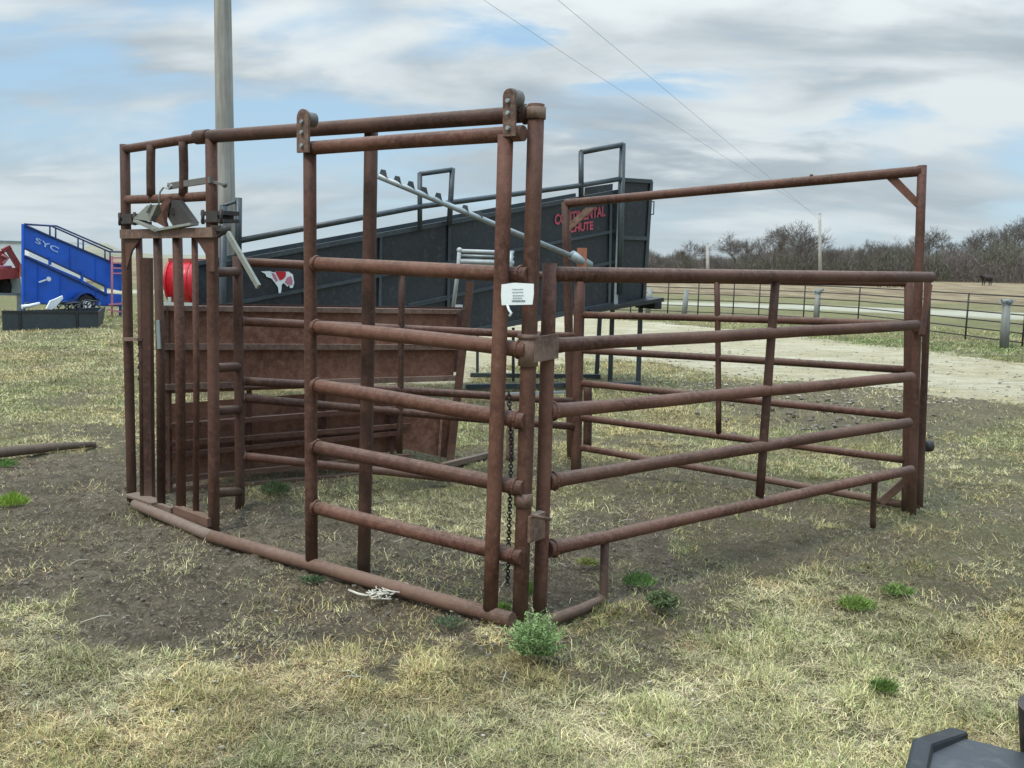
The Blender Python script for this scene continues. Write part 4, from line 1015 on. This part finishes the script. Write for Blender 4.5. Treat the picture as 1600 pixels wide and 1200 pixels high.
def wire(name, pts, r, label):
    q = MB(); q.tube(pts, [r * (1 + 1.8 * i / (len(pts) - 1)) for i in range(len(pts))], 5); return solo(name, q, M['wire'], pts[-1], label, 'power line')
def curve3(P, n=14):
    out = []
    for i in range(n + 1):
        t_ = i / n; out.append(P[0] * ((1 - t_) ** 2) + P[1] * (2 * t_ * (1 - t_)) + P[2] * t_ ** 2)
    return out
wire('power_line', curve3([atdist(715, -28, 14), atdist(975, 150, 34), atdist(1281, 338, 104)], 60), .0032, 'lower left power line crossing the sky toward the far poles')
wire('power_line', curve3([atdist(842, -25, 14), atdist(1052, 150, 34), atdist(1281, 344, 104)], 60), .0032, 'upper right power line crossing the sky toward the far poles')

# ================================================================== far pipe fence along the lot
ff = [(1597, 541, 500), (1508, 530, 457), (1425, 521, 456), (1340, 506, 454), (1255, 500, 452), (1185, 496, 451), (1145, 494, 450), (1090, 492, 449), (1043, 490, 448), (985, 489, 447), (930, 487, 446), (870, 486, 446), (760, 483, 445)]
F0 = [(2100, 610), (1820, 572), (1597, 542), (1508, 530), (1340, 507), (1255, 500), (1145, 494), (1043, 490), (870, 486), (700, 482)]
fp = thing('pipe_fence', G(1508, 530), 'long thin dark six rail pipe fence beyond the gravel lot', 'pipe fence')
HF = 1.12
gp = [G(*p) for p in F0]
for k in range(6):
    z_ = HF - k * .205
    part('rail', MB().tube([p + Vector((0, 0, z_)) for p in gp], .017, 6), M['iron'], fp)
for (x_, y_) in ((1820, 572), (1706, 557), (1597, 542), (1508, 530), (1425, 518), (1340, 507), (1255, 500), (1185, 496.5), (1145, 494), (1090, 492), (1043, 490), (985, 488.5), (930, 487.3), (870, 486), (790, 484)):
    p = G(x_, y_); part('post', MB().tube([p, p + Vector((0, 0, HF + .02))], .022, 8), M['iron'], fp)
for i, (x_, y_, yt, lab) in enumerate(((1569, 542, 467, 'thick grey wooden post wrapped with wire, nearest of the far fence'), (1275, 501, 452, 'thick grey wooden fence post directly beneath the tall distant pole'), (1069, 492, 452, 'thick grey wooden post at the left part of the far pipe fence'), (1012, 490, 450, 'pale wooden post right beside the end of the black chute'))):
    p = V((x_, y_), (x_ + 4, yt)); p = shift(p, .25); wp = thing('fence_post', p[0], lab, 'fence post', 'wooden posts of the far fence')
    q = MB(); q.tube([p[0], p[0].lerp(p[1], .5), p[1]], [.095, .09, .08], 12); part('post', q, M['post'], wp)
    if i < 2:
        q = MB(); rd = random.Random(i)
        for k in range(9):
            a_ = rd.random() * 6.3; c_ = p[1] - Vector((0, 0, .03 + .1 * rd.random())); q.tube([c_ + Vector((math.cos(a_) * .1, math.sin(a_) * .1, 0)), c_ + Vector((math.cos(a_ + 1) * .17, math.sin(a_ + 1) * .15, .06)), c_ + Vector((math.cos(a_ + 2) * .12, math.sin(a_ + 2) * .1, -.02))], .012, 5)
        part('wire_wrap', q, M['galv'], wp)

# ================================================================== cattle
def cow(px, py, s, rz, label, graze=False):
    p = G(px, py); o = thing('cow', p, label, 'cow', 'dark cattle in the far field'); o.rotation_euler = (0, 0, rz)
    q = MB()
    def T(pts, rs, n=10): q.tube([p + Vector(a_) * s for a_ in pts], [r * s for r in rs], n)
    T([(-.85, 0, 1.05), (-.7, 0, 1.08), (-.3, 0, 1.02), (.2, 0, 1.0), (.6, 0, 1.05), (.8, 0, 1.1)], [.16, .33, .37, .39, .36, .2], 14)
    hd = [(.7, 0, 1.15), (1.05, 0, .95 if graze else 1.3), (1.3, 0, .5 if graze else 1.42), (1.55, 0, .25 if graze else 1.25)]
    T(hd, [.25, .18, .15, .08], 10)
    for x_ in (-.72, .58):
        for y_ in (-.17, .17):
            T([(x_, y_, .95), (x_ + (.05 if x_ < 0 else -.02), y_, .5), (x_, y_, .05), (x_ + .04, y_, 0)], [.16, .08, .055, .07], 8)
    T([(-.92, 0, 1.2), (-1.02, 0, .9), (-1.0, 0, .5)], [.04, .03, .05], 6)
    for y_ in (-.16, .16): T([hd[2], (hd[2][0] - .06, y_ * 1.4, hd[2][2] + .12)], [.05, .02], 6)
    b_ = part('body', q, M['cow'], o); return o
cow(1382, 449, .95, math.radians(20), 'black cow grazing in the brown field just left of the tall exit post', True)
cow(1404, 449, .9, math.radians(200), 'black cow half hidden behind the tall exit post, in the brown field')
cow(1541, 446, 1.0, math.radians(200), 'black cow standing alone in the brown field at the far right')

# ================================================================== trees
def twig_tree(seed, h, spread, dens, trunk_r):
    rd = random.Random(seed); tr = MB(); cr = MB()
    def branch(p, d, L_, r, lev, mb):
        k = 3; pts = [p]; rs = [r]; dd = d.copy()
        for i in range(k):
            dd = (dd + Vector((rd.gauss(0, .14), rd.gauss(0, .14), rd.gauss(.03, .1)))).normalized(); pts.append(pts[-1] + dd * (L_ / k)); rs.append(max(.017, r * (1 - .22 * (i + 1))))
        mb.tube(pts, rs, 5 if lev < 2 else 3, cap=False)
        if lev >= dens: return
        nch = rd.randint(4, 6) if lev < 3 else rd.randint(3, 5)
        for i in range(nch):
            t_ = rd.uniform(.35, 1.0); q = pts[1 + min(2, int(t_ * 3) - 0 if t_ < 1 else 2)]
            az = rd.random() * 6.28; el = rd.uniform(.35, .95) * spread
            s_ = Vector((math.cos(az), math.sin(az), 0)); s_ = (s_ - dd * s_.dot(dd)).normalized()
            nd_ = (dd * math.cos(el) + s_ * math.sin(el) + Vector((0, 0, .12))).normalized()
            branch(q, nd_, L_ * rd.uniform(.55, .8), max(.02, r * rd.uniform(.4, .6)), lev + 1, cr)
    branch(Vector((0, 0, -.2)), Vector((rd.gauss(0, .05), rd.gauss(0, .05), 1)).normalized(), h * .36, trunk_r, 0, tr)
    zs = [v.z for v in cr.v]; k = h / max(zs)
    for m_ in (tr, cr):
        for i, v in enumerate(m_.v): m_.v[i] = v * k
    return tr.mesh('trunk', M['bark'], ZERO), cr.mesh('crown', M['bark'], ZERO)
variants = [twig_tree(s_, 15, sp_, 5, .26) for s_, sp_ in ((1, 1.0), (2, 1.15), (5, .9), (8, 1.05), (13, 1.1))]
trees = [
 (1075, 374, 0, 'isolated bare tree with a narrow crown, left of the short distant pole'),
 (1150, 358, 1, 'bare tree with open forked crown between the two distant poles'),
 (1172, 368, 2, 'smaller bare tree right beside the open forked one'),
 (1205, 352, 3, 'broad bare tree, left of the two big ones beside the tall pale pole'),
 (1238, 341, 0, 'biggest bare tree, its crown reaching up just left of the tall pale pole'),
 (1262, 352, 4, 'bare tree touching the left side of the tall pale pole'),
 (1302, 376, 1, 'low bare tree right of the tall pale pole, at the gap in the skyline'),
 (1352, 371, 2, 'bare tree under the middle of the overhead beam'),
 (1385, 374, 3, 'bare tree below the right corner brace of the overhead beam'),
 (1418, 366, 4, 'bare tree directly behind the tall exit post'),
 (1462, 352, 0, 'thin bare tree just right of the tall exit post'),
 (1505, 358, 1, 'bare tree left of the lone cow at the right side'),
 (1538, 352, 2, 'bare tree directly behind the lone cow'),
 (1566, 334, 3, 'tallest bare tree near the right edge of the photo'),
 (1596, 338, 4, 'bare tree cut by the right edge of the photo'),
 (1038, 392, 1, 'small bare tree nearest to the black chute'),
 (1112, 392, 2, 'small bare tree directly behind the short distant pole'),
]
for i, (px, top, vi, lab) in enumerate(trees):
    rd = random.Random(i); base = G(px, 438.5 + rd.uniform(-.8, 1.0) + .0 * px)
    topp = onpl(px, top, base, base + Vector((1, 0, 0)))
    s_ = topp.z / 15.0
    o = thing('bare_tree', base, lab, 'tree', 'bare trees of the wood line'); o.rotation_euler = (0, 0, rd.random() * 6.28); o.scale = (s_ * 1.05, s_ * 1.05, s_)
    for nm_, me_ in zip(('trunk', 'crown'), variants[vi]):
        c_ = bpy.data.objects.new(nm_, me_); C.objects.link(c_); c_.parent = o
# the wood behind them as one mass: thousands of stems and twigs
def wood():
    n = 230000
    px = rng.uniform(940, 2300, n); dist_row = rng.uniform(433.5, 438.5, n)
    d = (px - 800) / F
    horizon = 412 + (px - 800) * .0225
    yy = 1.6 * F / (np.maximum(dist_row + (px - 1400) * .004 - horizon, 3.0) + 6)    # about 150-300 m
    yy = rng.uniform(175, 215, n)
    x = d * yy
    prof = np.interp(px, [940, 1010, 1060, 1110, 1160, 1200, 1250, 1300, 1350, 1420, 1480, 1520, 1570, 1640, 1800, 2300], [34, 34, 33, 30, 32, 44, 54, 42, 50, 52, 54, 56, 62, 60, 58, 60]) / F * 195
    prof = prof * (.66 + .50 * nfbm(px * .035, px * 0, 4, .6))
    hh = rng.random(n) ** .85 * prof
    ln = rng.uniform(.5, 1.7, n); th = rng.random(n) * 6.28; tilt = rng.uniform(0, 1.3, n)
    dx = np.cos(th) * np.sin(tilt) * ln; dy = np.sin(th) * np.sin(tilt) * ln; dz = np.cos(tilt) * ln
    w__ = rng.uniform(.02, .06, n) * np.where(hh / prof > .75, .5, 1)
    a2 = rng.random(n) * 6.28; wx_, wy_ = np.cos(a2) * w__, np.sin(a2) * w__
    co = np.empty((n, 4, 3))
    co[:, 0] = np.stack([x - wx_, yy - wy_, hh - .6], -1); co[:, 1] = np.stack([x + wx_, yy + wy_, hh - .6], -1)
    co[:, 2] = np.stack([x + dx + wx_ * .3, yy + dy + wy_ * .3, hh + dz - .6], -1); co[:, 3] = np.stack([x + dx - wx_ * .3, yy + dy - wy_ * .3, hh + dz - .6], -1)
    me = bpy.data.meshes.new('wood_line'); me.vertices.add(n * 4); me.vertices.foreach_set('co', co.ravel())
    me.loops.add(n * 4); me.loops.foreach_set('vertex_index', np.arange(n * 4)); me.polygons.add(n); me.polygons.foreach_set('loop_start', np.arange(n) * 4)
    me.update(calc_edges=True)
    big = sm(nfbm(px * .03 + 5, hh * .15, 4, .6), .4, .6)[:, None]; v = rng.uniform(.55, 1.5, n)[:, None]
    col = (np.array([.120, .112, .082]) * big + np.array([.150, .125, .108]) * (1 - big)) * v
    cc = np.ones((n, 4, 4)); cc[:, :, :3] = col[:, None, :]
    ca = me.color_attributes.new('col', 'FLOAT_COLOR', 'POINT'); ca.data.foreach_set('color', cc.ravel())
    me.materials.append(attr_mat('wood_twigs', 'col', .9))
    o = bpy.data.objects.new('wood_line', me); C.objects.link(o); tag(o, 'dense brown and olive mass of bare brush and woodland beyond the field', 'woodland', kind='stuff')
wood()

# ================================================================== plants, log, debris
def tuft(name, px, py, wpx, hpx, col, label, n=160, kind='plant', feather=False, seed=0):
    rd = np.random.default_rng(seed + 11); c0 = G(px, py); c0.z = 0
    k = (c0 - EYE).length / F; R0_ = wpx * k / 2; Hh = hpx * k * 1.1
    m_ = MB(); r = random.Random(seed)
    def leaf(a_, b_, w_):
        d_ = (b_ - a_); s_ = d_.cross(Vector((r.gauss(0, 1), r.gauss(0, 1), .5))).normalized() * w_
        i = len(m_.v); mid = a_.lerp(b_, .5) + Vector((0, 0, d_.length * .08))
        m_.v += [a_, mid - s_, b_, mid + s_]; m_.face((i, i + 1, i + 2, i + 3))
    if not feather: n = int(n * 2.2)
    for i in range(n):
        az = r.random() * 6.28; rr_ = R0_ * r.random() ** .6; tip = c0 + Vector((math.cos(az) * rr_, math.sin(az) * rr_ * .8, Hh * r.uniform(.45, 1.05) * (1 - .45 * (rr_ / R0_) ** 2)))
        root = c0 + Vector((math.cos(az) * rr_ * .25, math.sin(az) * rr_ * .2, 0))
        if not feather: root = c0 + Vector((math.cos(az) * rr_ * .75, math.sin(az) * rr_ * .6, 0)); tip = root + Vector((r.gauss(0, .02), r.gauss(0, .02), Hh * r.uniform(.25, .8) * (1 - .5 * rr_ / R0_))); leaf(root, tip, r.uniform(.0015, .0032)); continue
        cur = [root, root.lerp(tip, .55) + Vector((0, 0, Hh * .15)), tip]
        for j in range(9):
            t_ = .2 + j / 9 * .8; p = cur[0] * (1 - t_) ** 2 + cur[1] * 2 * t_ * (1 - t_) + cur[2] * t_ ** 2
            for s_ in (-1, 1):
                dv = Vector((math.cos(az + s_ * 1.0 + r.gauss(0, .3)), math.sin(az + s_ * 1.0 + r.gauss(0, .3)), r.uniform(-.2, .5))) * (.028 * (1.15 - t_))
                leaf(p, p + dv, .0042)
                q_ = p + dv * .6; leaf(q_, q_ + Vector((r.gauss(0, .01), r.gauss(0, .01), .01)), .003)
    m2, t2, b2 = mat_new(name + '_leaf'); nn_ = noise(t2, 30, 3)
    t2.links.new(ramp(t2, nn_, [(.3, tuple(x * .65 for x in col)), (.7, tuple(x * 1.3 for x in col))]), b2.inputs['Base Color']); b2.inputs['Roughness'].default_value = .6
    b2.inputs['Specular IOR Level'].default_value = .3
    return solo(name, m_, m2, c0, label, kind)
tuft('fern_leaf_weed', 836, 1030, 104, 72, (.24, .34, .13), 'pale green feathery weed at the foot of the corner post', 95, 'weed', True, 1)
tuft('fern_leaf_weed', 1035, 950, 60, 26, (.13, .17, .07), 'low dull green weed to the right of the gate foot loop', 60, 'weed', True, 2)
tuft('grass_clump', 998, 912, 64, 28, (.15, .24, .07), 'bright green grass clump in the pen right of the foot loop', 260, 'grass clump', seed=3)
tuft('grass_clump', 1338, 948, 66, 26, (.20, .29, .07), 'larger of two lime green grass clumps in the right foreground', 260, 'grass clump', seed=4)
tuft('grass_clump', 1404, 926, 56, 20, (.19, .28, .08), 'smaller lime green grass clump, behind and right of its larger neighbour', 220, 'grass clump', seed=5)
tuft('grass_clump', 1382, 1078, 40, 28, (.13, .21, .05), 'small green clump above the black plastic trough', 120, 'grass clump', seed=6)
tuft('grass_clump', 20, 788, 56, 28, (.26, .38, .05), 'yellow green grass clump on dirt at the left edge', 240, 'grass clump', seed=7)
tuft('grass_clump', 10, 728, 40, 16, (.14, .24, .06), 'small green tuft just below the old log at the left edge', 150, 'grass clump', seed=8)
tuft('grass_clump', 786, 952, 26, 20, (.16, .27, .06), 'little green tuft between the sliding gate and the corner post', 80, 'grass clump', seed=9)
tuft('grass_clump', 826, 930, 12, 44, (.17, .30, .07), 'slim green tuft growing between the two corner posts', 50, 'grass clump', seed=10)
tuft('grass_clump', 920, 882, 36, 18, (.26, .28, .08), 'yellowish tuft inside the pen, left of the foot loop', 110, 'grass clump', seed=11)
tuft('grass_clump', 430, 770, 60, 34, (.10, .14, .06), 'dark green weeds under the sheeted ramp, by the back fence', 200, 'weed', seed=12)
tuft('grass_clump', 700, 975, 60, 18, (.12, .15, .08), 'low dull green tuft under the front of the ground sill', 120, 'grass clump', seed=13)
tuft('grass_clump', 488, 908, 40, 14, (.08, .12, .05), 'dark green tuft below the sill under the sliding gate left upright', 90, 'grass clump', seed=14)
a_, b_ = G(-60, 712, .05), G(150, 694, .03)
solo('old_log', MB().tube([a_, a_.lerp(b_, .3), a_.lerp(b_, .6) + Vector((0, .05, .0)), b_], [.046, .043, .038, .022], 12), M['log'], a_.lerp(b_, .5) * 1, 'long thin brown log lying on the ground at the left edge', 'log')
q = MB(); rd = random.Random(5); c_ = G(594, 930, .02)
pts = [G(545, 922, .012), G(560, 928, .015), G(575, 931, .015)]
q.tube(pts, .006, 6)
for k in range(22):
    a1_ = c_ + Vector((rd.gauss(0, .022), rd.gauss(0, .018), rd.random() * .02)); q.tube([a1_, a1_ + Vector((rd.gauss(0, .03), rd.gauss(0, .025), rd.gauss(0, .008))), a1_ + Vector((rd.gauss(0, .035), rd.gauss(0, .022), 0))], .0036, 5)
solo('frayed_twine', q, M['cream'], c_, 'frayed cream twine lying on the dirt in front of the sill', 'twine')
# straw stems and clods lying on the dirt
q = MB(); rd = random.Random(9)
for k in range(20):
    px_ = rd.uniform(30, 1100); py_ = rd.uniform(790, 1080); p = G(px_, py_, .012); an = rd.random() * 6.28; L_ = rd.uniform(.04, .16)
    d_ = Vector((math.cos(an), math.sin(an), 0)); q.tube([p, p + d_ * L_ * .5 + Vector((rd.gauss(0, .01), rd.gauss(0, .01), .015)), p + d_ * L_], .0014, 4)
solo('stalks', q, M['cream'], G(700, 900), 'scattered pale dry stalks on the ground', 'straw', kind='stuff')
q = MB(); rd = random.Random(19)
for k in range(900):
    if k < 800: px_, py_ = rd.uniform(0, 1060), rd.uniform(720, 1030); s_ = rd.uniform(.003, .011)
    else: px_, py_ = rd.gauss(1330, 110), rd.gauss(642, 18); s_ = rd.uniform(.012, .038)
    p = G(px_, py_, s_ * .15); i0 = len(q.v); q.sphere(p, s_, 6, sc=(1.2, 1, .6))
    for i in range(i0, len(q.v)): q.v[i] += Vector((rd.gauss(0, s_ * .18), rd.gauss(0, s_ * .18), rd.gauss(0, s_ * .12)))
q3 = MB(); rd = random.Random(29)
for k in range(110):
    px_, py_ = rd.uniform(0, 1100), rd.uniform(640, 1190); s_ = rd.uniform(.003, .008); p = G(px_, py_, .006); i0 = len(q3.v); q3.sphere(p, s_, 6, sc=(1.5, 1, .5))
    for i in range(i0, len(q3.v)): q3.v[i] += Vector((rd.gauss(0, s_ * .2), rd.gauss(0, s_ * .2), 0))
for k in range(500):
    px_, py_ = rd.uniform(1000, 1700), rd.uniform(545, 630); s_ = rd.uniform(.008, .025); p = G(px_, py_, .0); q3.sphere(p, s_, 6, sc=(1.4, 1, .6))
solo('pale_stones', q3, M['stone'], G(900, 800), 'small pale stones and chips scattered over the yard', 'stones', kind='stuff')
cm, t, b = mat_new('clod_soil'); t.links.new(ramp(t, noise(t, 12, 4), [(.3, (.10, .08, .06)), (.7, (.20, .17, .13))]), b.inputs['Base Color']); b.inputs['Roughness'].default_value = .95
cl_o = solo('soil_clods', q, cm, G(600, 850), 'loose lumps of soil scattered over the bare dirt', 'soil', kind='stuff')
for p_ in cl_o.data.polygons: p_.use_smooth = False

# ================================================================== black plastic trough in the bottom right corner
T0 = EYE + ray(1432, 1160) * 2.75
def tq(px, py, dist): return EYE + ray(px, py) * dist
bt = thing('black_trough', G(1480, 1290), 'black plastic hopper with raised rim poking in at the bottom right corner', 'plastic hopper')
a0, a1, a2 = tq(1440, 1216, 2.30), tq(1450, 1178, 2.42), tq(1500, 1156, 2.58)
down = Vector((0, 0, -.30)); ext = (tq(1600, 1200, 2.62) - tq(1497, 1156, 2.60)); ext = ext.normalized() * .9; ext.z = -.02
low = a0 + down
ring = [low, a0, a1, a2, a2 + down]
q = MB()
for i in range(4): q.plate([ring[i], ring[i + 1], ring[i + 1] + ext, ring[i] + ext], .012)
part('body', q, M['rubber_light'], bt)
q = MB(); en = ext.normalized()
cen = sum(ring, ZERO) / 5
q = MB()
n5 = 5
for k_, (o_, e_) in enumerate(((.030, -.03), (.030, .012), (.0, .012), (.0, -.03))):
    for r_ in ring: q.v.append(r_ + (r_ - cen).normalized() * o_ + en * e_)
for k_ in range(4):
    for i in range(n5 - 1): q.face((k_ * n5 + i, k_ * n5 + i + 1, ((k_ + 1) % 4) * n5 + i + 1, ((k_ + 1) % 4) * n5 + i))
ro = part('rim', q, M['rubber'], bt)
bv = ro.modifiers.new('bevel', 'BEVEL'); bv.width = .008; bv.segments = 2
q = MB(); pbase = G(1612, 1300); q.tube([pbase, tq(1606, 1098, 2.45)], .02, 10); part('leg', q, M['iron'], bt)
q = MB(); q.bar(low + ext * .3 + Vector((.05, .05, .02)), Vector((low.x + ext.x * .3 + .05, low.y + ext.y * .3 + .05, 0)), .05, .05); q.bar(low + ext * .9 + Vector((.05, .05, .02)), Vector((low.x + ext.x * .9 + .05, low.y + ext.y * .9 + .05, 0)), .05, .05); part('leg', q, M['iron'], bt)
